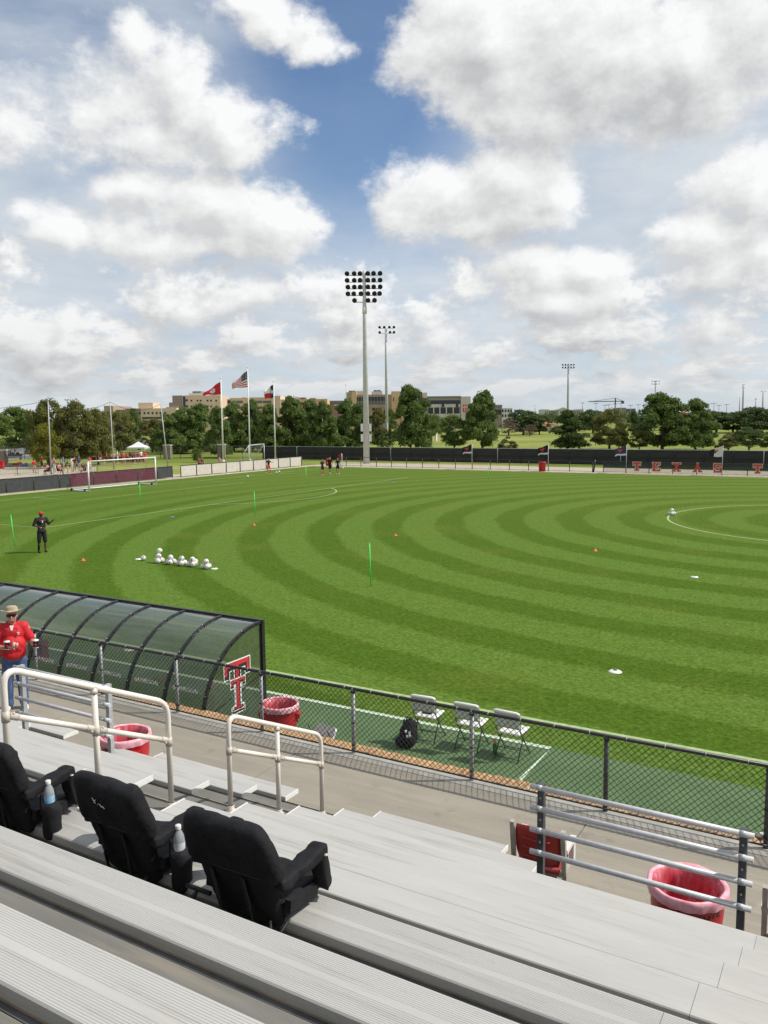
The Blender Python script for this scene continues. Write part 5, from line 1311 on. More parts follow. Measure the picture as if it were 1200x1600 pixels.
def usa(u, v):
    if u < .42 and v < .54: return 1 if (int(u*30) % 3 == 1 and int(v*26) % 3 == 1) else 2
    return 0 if int(v*13) % 2 == 0 else 1
def texas(u, v):
    if u < .36: return 1 if math.hypot(u-.18, (v-.5)*.66) < .10 and (abs(u-.18) < .035 or abs(v-.47) < .05 or v > .5) else 2
    return 1 if v < .5 else 0
def school(u, v):
    d = math.hypot((u-.48)/.13, (v-.5)/.30); return 1 if d < 1 and not (.35 < d < .6) else 0
flagpole(Vector((-77.2, 87.3, 0)), 11.3, 'flagpole with a red flag bearing a white emblem, left of the three', school, 3.1, 1.75, LF, .05, .88)
flagpole(Vector((-74.7, 90.0, 0)), 12.8, 'tallest flagpole with a striped flag, middle of the three', usa, 2.7, 2.25, LF, .15, .72)
flagpole(Vector((-73.4, 94.0, 0)), 11.0, 'flagpole with a blue, white and red star flag, right of the three', texas, 1.6, 1.9, LF, .1, .42)

# ------------------------------------------------------------------ net poles on the left with their cables
tops = []
for px, py, tx, ty, s in ((80, 741, 75, 626, 'tall thin grey net pole, left of the three'), (178, 733, 172, 628, 'tall thin grey net pole, middle of the three'), (262.5, 730, 251, 631, 'tall thin grey net pole leaning left, right of the three')):
    g = on_ground(px, py); d = ray(tx, ty); tt = on_plane(tx, ty, g.y)
    t = thing('net_pole', s, 'pole', g, 0, 'tall thin net poles by the end fence')
    MB().tube([(0, 0, 0), tt-g], [.085, .05], 8).build('shaft', M['galv'], t); tops.append(tt)
wr = MB(); pL = tops[0]+Vector((-14, -14, -.5))
for a, c in ((pL, tops[0]), (tops[0], tops[1]), (tops[1], tops[2])):
    wr.tube([a.lerp(c, i/12)+Vector((0, 0, -.9*(1-(2*i/12-1)**2))) for i in range(13)], .022, 5)
tag(wr.build('overhead_cable', M['rubber']), 'dark sagging cable strung between the tops of the net poles', 'cable')
g0 = on_ground(93, 733); g1 = on_ground(108, 764)
hz = MB().tube([g0+Vector((0, 0, 3.2)), g0.lerp(g1, .1)+Vector((0, 0, 1.4)), g0.lerp(g1, .5)+Vector((0, 0, .5)), g1+Vector((0, 0, .12))], .03, 6); tag(hz.build('hanging_rope', M['rubber']), 'black rope hanging from the fence down to the goal corner', 'rope')

# ------------------------------------------------------------------ floodlights
defmat('lamp_shell', (.022, .024, .027), .4, metal=.2); defmat('lamp_glass', (.55, .57, .58), .25); defmat('pole_galv', (.60, .61, .60), .5, (.52, .53, .53), 3)
def lamp(b, c, sc, aim):
    rot = Vector(aim).to_track_quat('Z', 'Y').to_matrix(); prof = [(0, -.38), (.13, -.36), (.19, -.20), (.31, .0), (.345, .18), (.33, .20), (0, .17)]
    vs = []; n = 12
    for r, z in prof:
        for k in range(n):
            a = 2*math.pi*k/n; vs.append(Vector(c)+rot @ Vector((r*sc*math.cos(a), r*sc*math.sin(a), z*sc)))
    b.raw(vs, [(j*n+k, j*n+(k+1) % n, (j+1)*n+(k+1) % n, (j+1)*n+k) for j in range(len(prof)-1) for k in range(n)], 0, True)
def floodlight(base, top, rows, label, pr=(.42, .19), sc=1.0, aim=(.3, -.8, -.45), group='floodlight masts', arm=None, mat_='pole_galv'):
    t = thing('floodlight_mast', label, 'floodlight', base, 0, group)
    MB().tube([(0, 0, 0), (0, 0, top*.72), (0, 0, top)], [pr[0], (pr[0]+pr[1]*2.2)/3.2, pr[1]], 14).build('mast', M[mat_], t)
    rx = Vector((math.cos(YAW), math.sin(YAW), 0)); rd = rx
    for z, offs in rows:
        xs_ = [o for o in offs]
        a = MB().tube([rd*min(xs_)+Vector((0, 0, z-.25)), rd*max(xs_)+Vector((0, 0, z-.25))], .05*sc, 6).build('cross_arm', M['galv_dark'], t)
        for o in xs_:
            b = MB(); c = rd*o+Vector((0, -.1, z)); lamp(b, c, sc, aim); b.tube([rd*o+Vector((0, 0, z-.25)), c], .035*sc, 5); b.build('lamp', M['lamp_shell'], t)
    return t
P1 = Vector((-56.5, 91.3, 0)); mpx = 1297.8/math.hypot(56.5, 91.3)
mid = 569.5
r6 = lambda xs: [(x-mid)/mpx*.985 for x in xs]
Z1 = lambda y: height_at(570, y, math.hypot(56.5, 91.3))
fl = floodlight(P1, 24.2, [(Z1(427), r6((544, 555, 564, 576, 585, 595))), (Z1(437.5), r6((544, 555, 564, 576, 585, 595))), (Z1(448), r6((545, 555, 564, 576, 585, 595))), (Z1(458.5), r6((545, 554, 565, 576, 586, 594))), (Z1(469), r6((555, 576, 586)))], 'tallest white floodlight mast with five rows of dark lamps', (.41, .20), .92)
MB().tube([(0, 0, Z1(480)), (0, 0, Z1(490))], .30, 12).build('collar', M['white_paint'], fl)
for s in (-1, 1):
    for z in (Z1(668), Z1(684)):
        o = MB().box((s*.52*math.cos(YAW), s*.52*math.sin(YAW), z), (.34, .40, .95), rotz(YAW)).build('control_box', M['white_paint'], fl)
        MB().box((s*.52*math.cos(YAW), s*.52*math.sin(YAW)-.22, z+.25), (.36, .02, .03), rotz(YAW)).box((s*.52*math.cos(YAW), s*.52*math.sin(YAW)-.22, z-.05), (.36, .02, .03), rotz(YAW)).build('seam', M['galv_dark'], o)
P2 = Vector((-85.3, 145.8, 0)); d2 = math.hypot(85.3, 145.8); Z2 = lambda y: height_at(604, y, d2); k2 = d2/1297.8
f2_ = floodlight(P2, 24.0, [(Z2(511), [(x-604)*k2 for x in (595, 602, 610, 617)]), (Z2(519), [(x-604)*k2 for x in (595, 611, 617)])], 'thin grey floodlight mast with two rows of lamps right of the tallest mast', (.36, .20), .8)
MB().box((0, -.4, Z2(668)), (.9, .5, 1.6)).build('control_box', M['galv'], f2_)
def far_mast(px, top_y, dist, cols, label, wpx=3.0, rows=1, r=.22, dy=4):
    p = at_dist(px, dist); k = dist/1297.8; h = height_at(px, top_y, dist)
    return floodlight(p, h, [(h-.1-i*dy*k, [(j-(cols-1)/2)*wpx*k for j in range(cols)]) for i in range(rows)], label, (r*1.5, r), max(.55, 1.0*k*1.6), group='distant floodlight masts', mat_='galv')
far_mast(887, 569, 190, 5, 'floodlight mast rising behind the dark conical cedar', 4.2, 2, .18)
far_mast(1023, 595, 330, 4, 'floodlight mast behind the big pine on the right', 3.6, 2, .2)
far_mast(1160, 601, 420, 2, 'far floodlight mast above the right hand trees, taller of the pair', 2.6, 2, .3)
far_mast(1191, 611, 420, 3, 'far floodlight mast at the right edge above the trees', 2.6, 1, .25)
far_mast(1155, 622, 600, 1, 'very far thin mast just left of the tall right hand mast', 2.6, 1, .25)
far_mast(1180, 623, 600, 2, 'very far thin mast between the two right hand masts', 2.2, 1, .25)
far_mast(910, 629, 700, 2, 'very far thin mast right of the pale palace building', 2.4, 1, .28)
far_mast(836, 634, 700, 1, 'very far thin mast left of the pale palace building', 2.4, 1, .25)
far_mast(106, 624, 260, 2, 'far street light with two heads above the left trees', 4.0, 1, .12)
far_mast(541, 601, 520, 1, 'thin aerial mast beside the brown office block', 1.0, 1, .12)
for i, px in enumerate((931, 945, 951, 961, 970, 985, 997, 1008, 1066, 1075, 1089, 1107, 1115, 1123, 1135)):
    far_mast(px, 630+(i*7 % 4), 800, 4, 'tiny distant stadium mast in the long row on the skyline', 2.0, 1, .22)
p = at_dist(961, 1100); k = 1100/1297.8
cr = thing('tower_crane', 'far tower crane with a long level jib on the skyline', 'crane', p, YAW)
hz_ = height_at(961, 627, 1100)
MB().tube([(0, 0, 0), (0, 0, hz_+4)], .9, 4).build('tower', M['galv_dark'], cr); MB().tube([(-40*k, 0, hz_), (12*k, 0, hz_)], .7, 4).build('jib', M['galv_dark'], cr)
MB().box((11*k, 0, hz_-1.5), (4*k, 1.5, 3)).build('counterweight', M['galv_dark'], cr); MB().tube([(-36*k, 0, hz_), (0, 0, hz_+4), (12*k, 0, hz_)], .3, 4).build('stay', M['galv_dark'], cr)

# ------------------------------------------------------------------ paving, cars, tent and furniture beyond the end fence
sheet('plaza_paving', [tuple(on_ground(px, py).xy) for px, py in ((-60, 733), (48, 728), (112, 733), (150, 729), (150, 735), (112, 741), (60, 746), (-60, 752))], -.03, M['path'])
sheet('car_park', [tuple(on_ground(px, py).xy) for px, py in ((-120, 690), (140, 692), (128, 706), (100, 711), (40, 717), (-120, 722))], -.034, M['asphalt'])
sheet('back_path', [tuple(on_ground(px, py).xy) for px, py in ((262, 741.5), (282, 740.5), (282, 747), (258, 748.5))], -.03, M['path'])
defmat('car_white', (.75, .75, .74), .25); defmat('car_silver', (.38, .40, .42), .25, metal=.4); defmat('car_dark', (.04, .045, .055), .25); defmat('car_glass', (.012, .015, .018), .08); defmat('head_lens', (.6, .6, .6), .15); defmat('tail_lens', (.4, .01, .01), .2)
def car(px, py, heading, m, label, kind='suv'):
    g = on_ground(px, py); t = thing('parked_car', label, 'car', g, heading, 'cars parked beyond the trees')
    L_, Wd, H = (4.9, 1.95, 1.78) if kind != 'sedan' else (4.6, 1.8, 1.45)
    lo_ = [(-2.4, .35), (-2.45, .75), (-2.35, .98), (-1.0, 1.06), (2.1, 1.10), (2.42, 1.0), (2.45, .5), (2.3, .33)]
    if kind == 'pickup': cab = [(-1.05, 1.06), (-.45, 1.72), (.9, 1.76), (1.0, 1.08)]
    elif kind == 'suv': cab = [(-1.05, 1.06), (-.35, 1.70), (1.75, 1.76), (2.25, 1.08)]
    else: cab = [(-1.0, 1.0), (-.2, 1.42), (.95, 1.44), (1.75, 1.05)]
    b = MB(); b.prism(lo_, Wd, lambda u, v, w: (u, w-Wd/2, v)).prism(cab, Wd-.26, lambda u, v, w: (u, w-(Wd-.26)/2, v))
    for x in (-1.5, 1.5):
        for s in (-1, 1): b.tube([(x, s*(Wd/2-.02), .42), (x, s*(Wd/2+.02), .42)], .42, 14)
    b.build('body', M[m], t)
    cx = sum(u for u, v in cab)/4; cy = sum(v for u, v in cab)/4; ins = [(cx+(u-cx)*.88, cy+(v-cy)*.74+.02) for u, v in cab]
    for s in (-1, 1): MB().prism(ins, .02, lambda u, v, w: (u, s*((Wd-.26)/2+.004)+w*s, v)).build('side_window', M['car_glass'], t)
    MB().raw([(cab[0][0]-.01+.08, -Wd*.36, cab[0][1]+.09), (cab[0][0]-.01+.08, Wd*.36, cab[0][1]+.09), (cab[1][0]-.07, Wd*.34, cab[1][1]-.05), (cab[1][0]-.07, -Wd*.34, cab[1][1]-.05)], [(0, 1, 2, 3)]).build('windscreen', M['car_glass'], t)
    for x in (-1.5, 1.5):
        for s in (-1, 1):
            w = MB().tube([(0, -.10, 0), (0, .10, 0)], .35, 16).build('wheel', M['rubber'], t, loc=(x, s*(Wd/2-.06), .35)); MB().tube([(0, -.11, 0), (0, .11, 0)], .2, 12).build('rim', M['car_silver'], w)
    for s in (-1, 1): MB().box((-2.40, s*.68, .82), (.12, .36, .16)).build('headlight', M['head_lens'], t); MB().box((2.42, s*.82, .90), (.08, .18, .26)).build('tail_light', M['tail_lens'], t)
    return t
HD = YAW+.12
car(31, 709.5, HD, 'car_white', 'white parked car facing left behind the net pole trees')
car(17, 700, HD, 'car_white', 'white pickup truck parked behind the white car', 'pickup')
car(33, 697.5, HD+.1, 'car_silver', 'silver parked car partly hidden behind the white car')
car(2, 705.5, HD+1.2, 'car_dark', 'dark parked car at the left edge of the car park', 'sedan')
car(216, 698, HD, 'car_silver', 'silver parked car seen through the trees above the tent', 'sedan')
car(205, 703, HD+.2, 'car_dark', 'dark parked car in the shade of the trees by the tent')
g = on_ground(217, 717.5)
tent = thing('canopy_tent', 'white pop up canopy tent standing on the grass', 'tent', g, YAW)
tent.scale = (.86, .86, .78); h_ = 1.55; r4 = [(-h_, -h_), (h_, -h_), (h_, h_), (-h_, h_)]
b = MB(); pk = (0, 0, 3.45); e = [(x, y, 2.35) for x, y in r4]; v_ = [(x*1.0, y*1.0, 2.05) for x, y in r4]
mids = [((e[i][0]+pk[0])/2*.96, (e[i][1])/2*.96, 2.80) for i in range(4)]
b.raw(e+mids+[pk]+v_, [f for i in range(4) for f in ((i, (i+1) % 4, 4+(i+1) % 4, 4+i), (4+i, 4+(i+1) % 4, 8), (9+i, 9+(i+1) % 4, (i+1) % 4, i))])
b.build('canopy', M['white_paint'], tent)
for x, y in r4: MB().tube([(x*.98, y*.98, 0), (x*.98, y*.98, 2.3)], .035, 6).build('leg', M['galv'], tent)
for i, px in enumerate((150, 163, 176, 190, 204, 217)):
    q = on_ground(px, 722); t = thing('cloth_table', 'long table under a dark red cloth, %s' % ('leftmost of the row', 'second from the left of the row', 'left of the middle pole', 'right of the middle pole', 'just left of the tent', 'in front of the tent')[i], 'table', q, YAW, 'tables with dark red cloths')
    MB().span((-.92, -.38, .72), (.92, .38, .76)).build('table_top', M['cloth_maroon'], t)
    MB().box((0, 0, .39), (1.86, .78, .66), None, 0, .985).build('table_cloth', M['cloth_maroon'], t)
q = on_ground(113.5, 737); t = thing('white_roll', 'tall white roll standing among the spectators', 'roll', q); MB().tube([(0, 0, 0), (0, 0, 1.5)], .17, 14).build('sheet', M['white_plastic'], t); MB().tube([(0, 0, 1.5), (0, 0, 1.52)], .05, 10).build('core', M['board_pale'], t)
for i, (pa, pb, py) in enumerate(((-6, 27, 743.5), (28, 60, 742), (120, 150, 737))):
    a, c = on_ground(pa, py+1.0), on_ground(pb, py-1.0)
    if i == 2: a, c = on_ground(133, 742), on_ground(153, 741)
    d = c-a; L_ = d.length; t = thing('crowd_barrier', 'grey steel crowd barrier, %s' % ('leftmost at the photo edge', 'second from the left edge', 'behind the goal post')[i], 'barrier', a, math.atan2(d.y, d.x), 'steel crowd barriers')
    MB().tube([(0, 0, .12), (0, 0, 1.05), (.08, 0, 1.1), (L_-.08, 0, 1.1), (L_, 0, 1.05), (L_, 0, .12)], .022, 6).build('frame', M['galv_dark'], t)
    MB().tube([(0, 0, .2), (L_, 0, .2)], .018, 6).build('rail', M['galv_dark'], t)
    n_ = int(L_/.16)
    for j in range(1, n_): MB().tube([(j*L_/n_, 0, .2), (j*L_/n_, 0, 1.1)], .010, 4).build('bar', M['galv_dark'], t)
    for x in (.15, L_-.15): MB().tube([(x, -.3, .02), (x, 0, .16), (x, .3, .02)], .02, 6).build('foot', M['galv_dark'], t)
q = on_ground(1, 732); t = thing('red_bin', 'bright red box shaped bin at the left edge by the stone pillar', 'bin', q, YAW); MB().box((0, 0, .45), (.8, .6, .9)).build('body', M['cloth_red'], t); MB().box((0, 0, .93), (.86, .66, .07)).build('lid', M['red_cloth'], t)
for px, py, w, m, s in ((12, 728, 1.4, 'cloth_grey', 'grey bundle of cloth on the grass by the red bin'), (24, 727, 2.2, 'red_cloth', 'long red bundle of cloth lying on the grass'), (37, 728, 1.2, 'cloth_blue', 'small blue bundle of cloth on the grass right of the red one')):
    q = on_ground(px, py); me = blob_mesh('cloth_bundle', [('ell', (0, 0, .12), (w*.5, .35, .2), 0), ('ell', (w*.25, .05, .2), (w*.22, .25, .22), 0)], .06, 2, [M[m]]); tag(link_mesh('cloth_bundle', me, None, q, (0, 0, YAW)), s, 'bundle', 'bundles of cloth on the grass')
q = on_ground(18, 719); t = thing('bench', 'dark bench standing by the car park behind the red bundle', 'bench', q, YAW)
MB().span((-1.6, -.2, .42), (1.6, .2, .48)).build('seat', M['galv_dark'], t); MB().span((-1.6, .2, .55), (1.6, .25, .9)).build('backrest', M['galv_dark'], t)
for x in (-1.4, 1.4): MB().span((x-.05, -.18, 0), (x+.05, .22, .42)).build('leg', M['galv_dark'], t)

# ------------------------------------------------------------------ buildings on the skyline
defmat('wall_tan', (.68, .53, .385), .85, (.62, .48, .345), .4); defmat('wall_orange', (.68, .48, .285), .85, (.62, .43, .255), .4); defmat('wall_brown', (.42, .305, .22), .85, (.37, .275, .20), .4)
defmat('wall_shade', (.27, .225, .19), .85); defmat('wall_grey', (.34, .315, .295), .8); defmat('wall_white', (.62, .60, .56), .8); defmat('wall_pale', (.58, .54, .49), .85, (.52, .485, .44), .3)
defmat('glass_dark2', (.022, .026, .035), .15); defmat('glass_blue', (.10, .13, .16), .2); defmat('roof_red', (.42, .13, .06), .8); defmat('roof_grey', (.20, .20, .20), .7); defmat('wall_mauve', (.20, .17, .17), .85)
FH = Vector((-math.sin(YAW), math.cos(YAW), 0)); RH = Vector((math.cos(YAW), math.sin(YAW), 0))
class Bld:
    def __init__(s, label, dist, px, cat='building', name='office_block'):
        s.D = dist; s.x0 = s.lx(px, 650); o = FH*dist+RH*s.x0; s.t = thing(name, label, cat, (o.x, o.y, 0), YAW)
    def lx(s, px, py): d = ray(px, py); return d.dot(RH)/d.dot(FH)*s.D
    def lz(s, px, py): d = ray(px, py); return CAM_H+d.z/d.dot(FH)*s.D
    def block(s, name, m, xa, xb, yt, yb=None, y0=0.0, dep=22.0, parent=None, peak=0):
        a, c = s.lx(xa, 650)-s.x0, s.lx(xb, 650)-s.x0; zt = s.lz((xa+xb)/2, yt); zb = 0 if yb is None else s.lz((xa+xb)/2, yb)
        b = MB().span((a, y0, zb), (c, y0+dep, zt)); o = b.build(name, M[m], parent or s.t); return o
    def wins(s, xs, ys, w, h, m='glass_dark2', y0=-.06, name='window', parent=None):
        for y in ys:
            for x in xs: s.block(name, m, x-w/2, x+w/2, y-h/2, y+h/2, y0, .3, parent)
B = Bld('low tan building with a brown block at its left end, above the left trees', 400, 215)
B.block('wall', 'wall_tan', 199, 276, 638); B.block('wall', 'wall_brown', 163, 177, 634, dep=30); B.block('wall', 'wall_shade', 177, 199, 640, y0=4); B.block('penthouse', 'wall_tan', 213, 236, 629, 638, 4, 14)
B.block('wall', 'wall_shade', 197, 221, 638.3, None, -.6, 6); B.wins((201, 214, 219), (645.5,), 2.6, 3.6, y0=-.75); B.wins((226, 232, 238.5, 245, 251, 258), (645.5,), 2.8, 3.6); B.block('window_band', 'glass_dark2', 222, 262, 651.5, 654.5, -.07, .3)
B = Bld('tall pale tan building with small square windows behind the red flag', 430, 307)
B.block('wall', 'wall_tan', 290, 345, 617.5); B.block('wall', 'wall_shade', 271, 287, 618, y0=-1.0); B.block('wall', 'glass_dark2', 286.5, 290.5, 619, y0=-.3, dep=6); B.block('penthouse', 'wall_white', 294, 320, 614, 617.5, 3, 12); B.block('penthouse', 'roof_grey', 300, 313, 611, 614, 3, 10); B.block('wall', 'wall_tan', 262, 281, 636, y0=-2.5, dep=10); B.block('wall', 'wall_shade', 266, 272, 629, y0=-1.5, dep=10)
B.wins((300, 309.5, 314.5, 325, 330.5, 338.5), (626, 635, 643.5), 2.8, 2.8); B.wins((292.5,), (625.5, 635), 3.6, 3.2)
B = Bld('long orange tan building with dark window bands between the flagpoles', 450, 420)
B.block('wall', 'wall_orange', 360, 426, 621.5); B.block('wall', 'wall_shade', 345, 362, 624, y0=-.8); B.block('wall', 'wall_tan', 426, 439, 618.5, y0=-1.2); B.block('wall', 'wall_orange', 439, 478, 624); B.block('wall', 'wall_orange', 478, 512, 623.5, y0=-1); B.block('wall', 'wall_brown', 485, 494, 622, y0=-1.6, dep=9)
for a, c in ((364, 380), (395, 410), (411, 424)): 
    for y in (628, 637): B.block('window_band', 'glass_blue', a, c, y-2, y+2, -.1, .4)
B.block('window_band', 'glass_dark2', 440, 476, 629, 633, -.1, .4); B.block('window_band', 'glass_dark2', 345.5, 361, 626, 630, -.95, .4)
ru = MB()
for x in (379, 392, 397, 402, 404, 409, 413, 468, 472, 474): 
    a = B.lx(x, 650)-B.x0; z = B.lz(x, 620.5); ru.span((a-1.2, 6, B.lz(x, 624.5)), (a+1.2, 9, z))
ru.build('roof_unit', M['wall_brown'], B.t)['kind'] = 'stuff'
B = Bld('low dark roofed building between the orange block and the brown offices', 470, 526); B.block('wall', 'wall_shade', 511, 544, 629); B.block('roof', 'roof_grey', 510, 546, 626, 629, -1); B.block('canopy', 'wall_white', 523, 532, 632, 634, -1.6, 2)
B = Bld('brown office block with a dark glass band behind the tallest floodlight', 430, 583)
B.block('wall', 'wall_brown', 557, 612, 616.5); B.block('tower', 'wall_orange', 550, 557.5, 612, y0=-1.5); B.block('tower', 'wall_brown', 542, 550, 613, y0=-1.2); B.block('tower', 'wall_orange', 612, 626, 611.5, y0=-1.4); B.block('penthouse', 'roof_grey', 545, 555, 610, 613, 3, 8); B.block('penthouse', 'wall_pale', 556, 570, 610.5, 616.5, 5, 9); B.block('penthouse', 'wall_pale', 581, 598, 611, 616.5, 5, 9)
B.block('window_band', 'glass_dark2', 557.6, 604, 620, 626.5, -.2, .5); B.block('window_band', 'glass_blue', 557.6, 604, 627.5, 631.5, -.2, .5); B.block('wall_strip', 'wall_brown', 557.6, 610, 633, 637, -.4, .5); B.wins((584, 590, 594), (639.5,), 5, 4); B.wins((547, 615), (624,), 1.2, 6, y0=-1.6)
for x in (560, 565, 570, 575, 580, 585, 590, 595, 600): B.block('mullion', 'wall_grey', x-.25, x+.25, 620, 631.5, -.35, .3)
fan = MB()
for x in (587, 593): a = B.lx(x, 650)-B.x0; fan.tube([(a, 9, B.lz(x, 611)), (a, 9, B.lz(x, 608.6))], 1.0, 10)
fan.build('roof_fan', M['galv_dark'], B.t)['kind'] = 'stuff'
B = Bld('tan tower with a rounded grey vault roof behind the big pine', 425, 650)
B.block('wall', 'wall_orange', 627, 660, 618); B.block('tower', 'wall_tan', 660, 667.5, 613.5, y0=-1); B.wins((663.6,), (625, 637.5), 3.4, 5, y0=-1.15); B.wins((663.6,), (630,), 3.4, 5, y0=-1.15)
vb = MB(); xa, xb = B.lx(629, 650)-B.x0, B.lx(658.5, 650)-B.x0; zc = B.lz(650, 616); rr_ = B.lz(650, 607)-zc
pts = [(rr_*1.0*math.cos(math.pi*i/12), rr_*math.sin(math.pi*i/12)) for i in range(13)]
vb.raw([(xa, 7-v*1.6, zc+w) for v, w in pts]+[(xb, 7-v*1.6, zc+w) for v, w in pts], [(i, i+1, 14+i, 13+i) for i in range(12)]+[tuple(range(12, -1, -1)), tuple(range(13, 26))], 0, True).build('vault_roof', M['roof_grey'], B.t)
B.block('glass_front', 'glass_dark2', 653.5, 659.5, 612, 628, -.5, .6); B.block('sign', 'wall_white', 655.8, 657.2, 613, 617, -.7, .3)
B = Bld('dark glass and grey stone arena building with a red sign on its side', 410, 702)
B.block('wall', 'wall_grey', 668, 720, 620); B.block('side_wall', 'wall_pale', 720, 735, 619.5, y0=-1.0); B.block('glass_band', 'glass_dark2', 668.5, 719, 625.5, 631.5, -.3, .5); B.block('stone_band', 'wall_pale', 668.5, 719, 631.5, 636.5, -.5, .5); B.block('stone_band', 'wall_pale', 668.5, 719, 646.5, 652, -.5, .5); B.block('parapet', 'roof_grey', 667.5, 720, 619, 621, -.6, 1)
B.wins((673, 682.2, 692.2, 702.6, 713.4), (641.4,), 7.6, 10, y0=-.4); B.wins((670.5, 692, 714), (633.5,), 4, 5, y0=-.7)
for x in (677.6, 687.2, 697.4, 708): B.block('pier', 'wall_pale', x-.8, x+.8, 636, 647, -.8, .5)
B.block('sign', 'logo_red', 723, 728.5, 632, 643.5, -1.2, .2); B.block('sign_bar', 'wall_white', 723, 728.5, 635.5, 637, -1.4, .2); B.block('sign_bar', 'wall_white', 725.2, 726.3, 633, 642.5, -1.4, .2)
B = Bld('small white building with square windows right of the tall pine', 430, 787)
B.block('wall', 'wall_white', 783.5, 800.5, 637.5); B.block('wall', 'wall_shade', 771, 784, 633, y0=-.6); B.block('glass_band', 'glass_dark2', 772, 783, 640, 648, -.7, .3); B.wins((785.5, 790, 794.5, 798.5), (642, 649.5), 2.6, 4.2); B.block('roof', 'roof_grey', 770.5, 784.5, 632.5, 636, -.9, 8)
B = Bld('far pale palace like building with a pediment on the skyline', 900, 880, name='grand_building')
B.block('wall', 'wall_pale', 856, 908, 640.5, dep=30); B.block('wing', 'wall_pale', 850, 857, 639.5, y0=-2, dep=34); B.block('wing', 'wall_pale', 906, 911, 639, y0=-2, dep=34); B.block('portico', 'wall_pale', 872, 886, 639.5, y0=-3, dep=20)
a, c = B.lx(871.5, 650)-B.x0, B.lx(886.5, 650)-B.x0; z = B.lz(879, 639.5); zp = B.lz(879, 636.3)
MB().prism([(a, z), (c, z), ((a+c)/2, zp)], 14, lambda u, v, w: (u, -3.3+w, v)).build('pediment', M['wall_pale'], B.t)
B.wins([858.5+2.6*i for i in range(5)]+[889+2.6*i for i in range(7)], (644.5,), 1.1, 4.5, 'glass_blue', -.3); B.wins((852, 854.8, 907.4, 909.6), (644.5,), .9, 4.5, 'glass_blue', -2.3); B.wins((875, 878, 880.5, 883.5), (644.5,), 1.0, 5, 'glass_blue', -3.3); B.block('cornice', 'wall_white', 850, 911, 640.8, 641.3, -2.6, 2)
B = Bld('far mauve grey block on the skyline under the crane', 900, 980); B.block('wall', 'wall_mauve', 967, 993, 638.5); B.block('wing', 'wall_shade', 967, 977, 637, y0=-2); B.wins([978.5+2*i for i in range(7)], (641.5,), .9, 2.4, 'glass_blue', -.3); B.block('base_band', 'wall_white', 978, 994, 646, 648, -1, 1)
B = Bld('cream house with a red roof between the far trees and the cedar', 330, 862, 'house', 'far_house'); B.block('wall', 'wall_tan', 853, 872, 662.5, dep=9)
a, c = B.lx(852, 650)-B.x0, B.lx(866, 650)-B.x0; MB().prism([(-1, B.lz(862, 662.5)), (10, B.lz(862, 662.5)), (4.5, B.lz(862, 658.3))], c-a, lambda u, v, w: (a+w, u, v)).build('roof', M['roof_red'], B.t)
B.wins((861, 868), (667.5,), 2.2, 3, 'glass_blue', -.15); B.block('veranda', 'wall_white', 860, 871, 667.2, 668.2, -1.6, 1.6)
B = Bld('far orange roof showing above the trees on the right', 600, 1066, 'house', 'far_house'); B.block('wall', 'wall_tan', 1060, 1074, 647); a, c = B.lx(1059, 650)-B.x0, B.lx(1075, 650)-B.x0
MB().prism([(a, B.lz(1067, 648)), (c, B.lz(1067, 647)), (c-2.5, B.lz(1067, 643.6)), (a+2.5, B.lz(1067, 644.6))], 14, lambda u, v, w: (u, -1+w, v)).build('roof', M['roof_red'], B.t)
B = Bld('brick red building at the right edge of the skyline', 560, 1215); B.block('wall', 'roof_red', 1191, 1245, 639.5); B.block('roof', 'roof_grey', 1190.5, 1246, 638.8, 640, -.5, 23); B.wins((1196, 1202, 1208), (644,), 3, 3)

# ------------------------------------------------------------------ trees
def leaf_mat(name, a, c_, hue=.12):
    m = bpy.data.materials.new(name); m.use_nodes = True; b = NT(m.node_tree); t = m.node_tree; p = t.nodes['Principled BSDF']
    tc = b.add('ShaderNodeTexCoord').outputs['Object']
    col = b.mix(b.step(b.noise(tc, 7, 3, .6), .35, .65), a, c_)
    oi = b.add('ShaderNodeObjectInfo').outputs['Random']; k = b.math('MULTIPLY_ADD', oi, 2*hue, 1-hue)
    col = b.mix(1.0, col, b.add('ShaderNodeCombineColor', Red=k, Green=k, Blue=k).outputs[0], 'MULTIPLY')
    b.set(p, 'Base Color', col); p.inputs['Roughness'].default_value = .7; p.inputs['Specular IOR Level'].default_value = .15
    tl_ = t.nodes.new('ShaderNodeBsdfTranslucent'); b.set(tl_, 0, col); mx = t.nodes.new('ShaderNodeMixShader'); mx.inputs[0].default_value = .32
    t.links.new(p.outputs[0], mx.inputs[1]); t.links.new(tl_.outputs[0], mx.inputs[2]); t.links.new(mx.outputs[0], t.nodes['Material Output'].inputs[0]); return m
LM = {'pine': leaf_mat('pine_needles', (.095, .148, .038), (.172, .232, .064)), 'cedar': leaf_mat('cedar_needles', (.062, .100, .030), (.104, .150, .046)), 'olive': leaf_mat('olive_leaves', (.130, .142, .042), (.215, .212, .066)), 'leafy': leaf_mat('green_leaves', (.11, .168, .038), (.185, .245, .062)), 'yellow': leaf_mat('yellow_leaves', (.16, .17, .025), (.23, .22, .035)), 'dry': leaf_mat('dry_twigs', (.15, .11, .085), (.20, .15, .12)), 'far': leaf_mat('far_leaves', (.078, .116, .046), (.12, .158, .064))}
def quads(C, Nn, S, rng):
    n = len(C); r = rng.normal(size=(n, 3)); u = np.cross(Nn, r); u /= np.linalg.norm(u, axis=1, keepdims=True)+1e-9; v = np.cross(Nn, u)
    S = S[:, None]; k = rng.uniform(.5, 1.0, (n, 1))
    V = np.stack([C-u*S-v*S*k*.4, C+u*S*.3-v*S*k, C+u*S+v*S*k*.4, C-u*S*.3+v*S*k], 1).reshape(-1, 3)
    return V
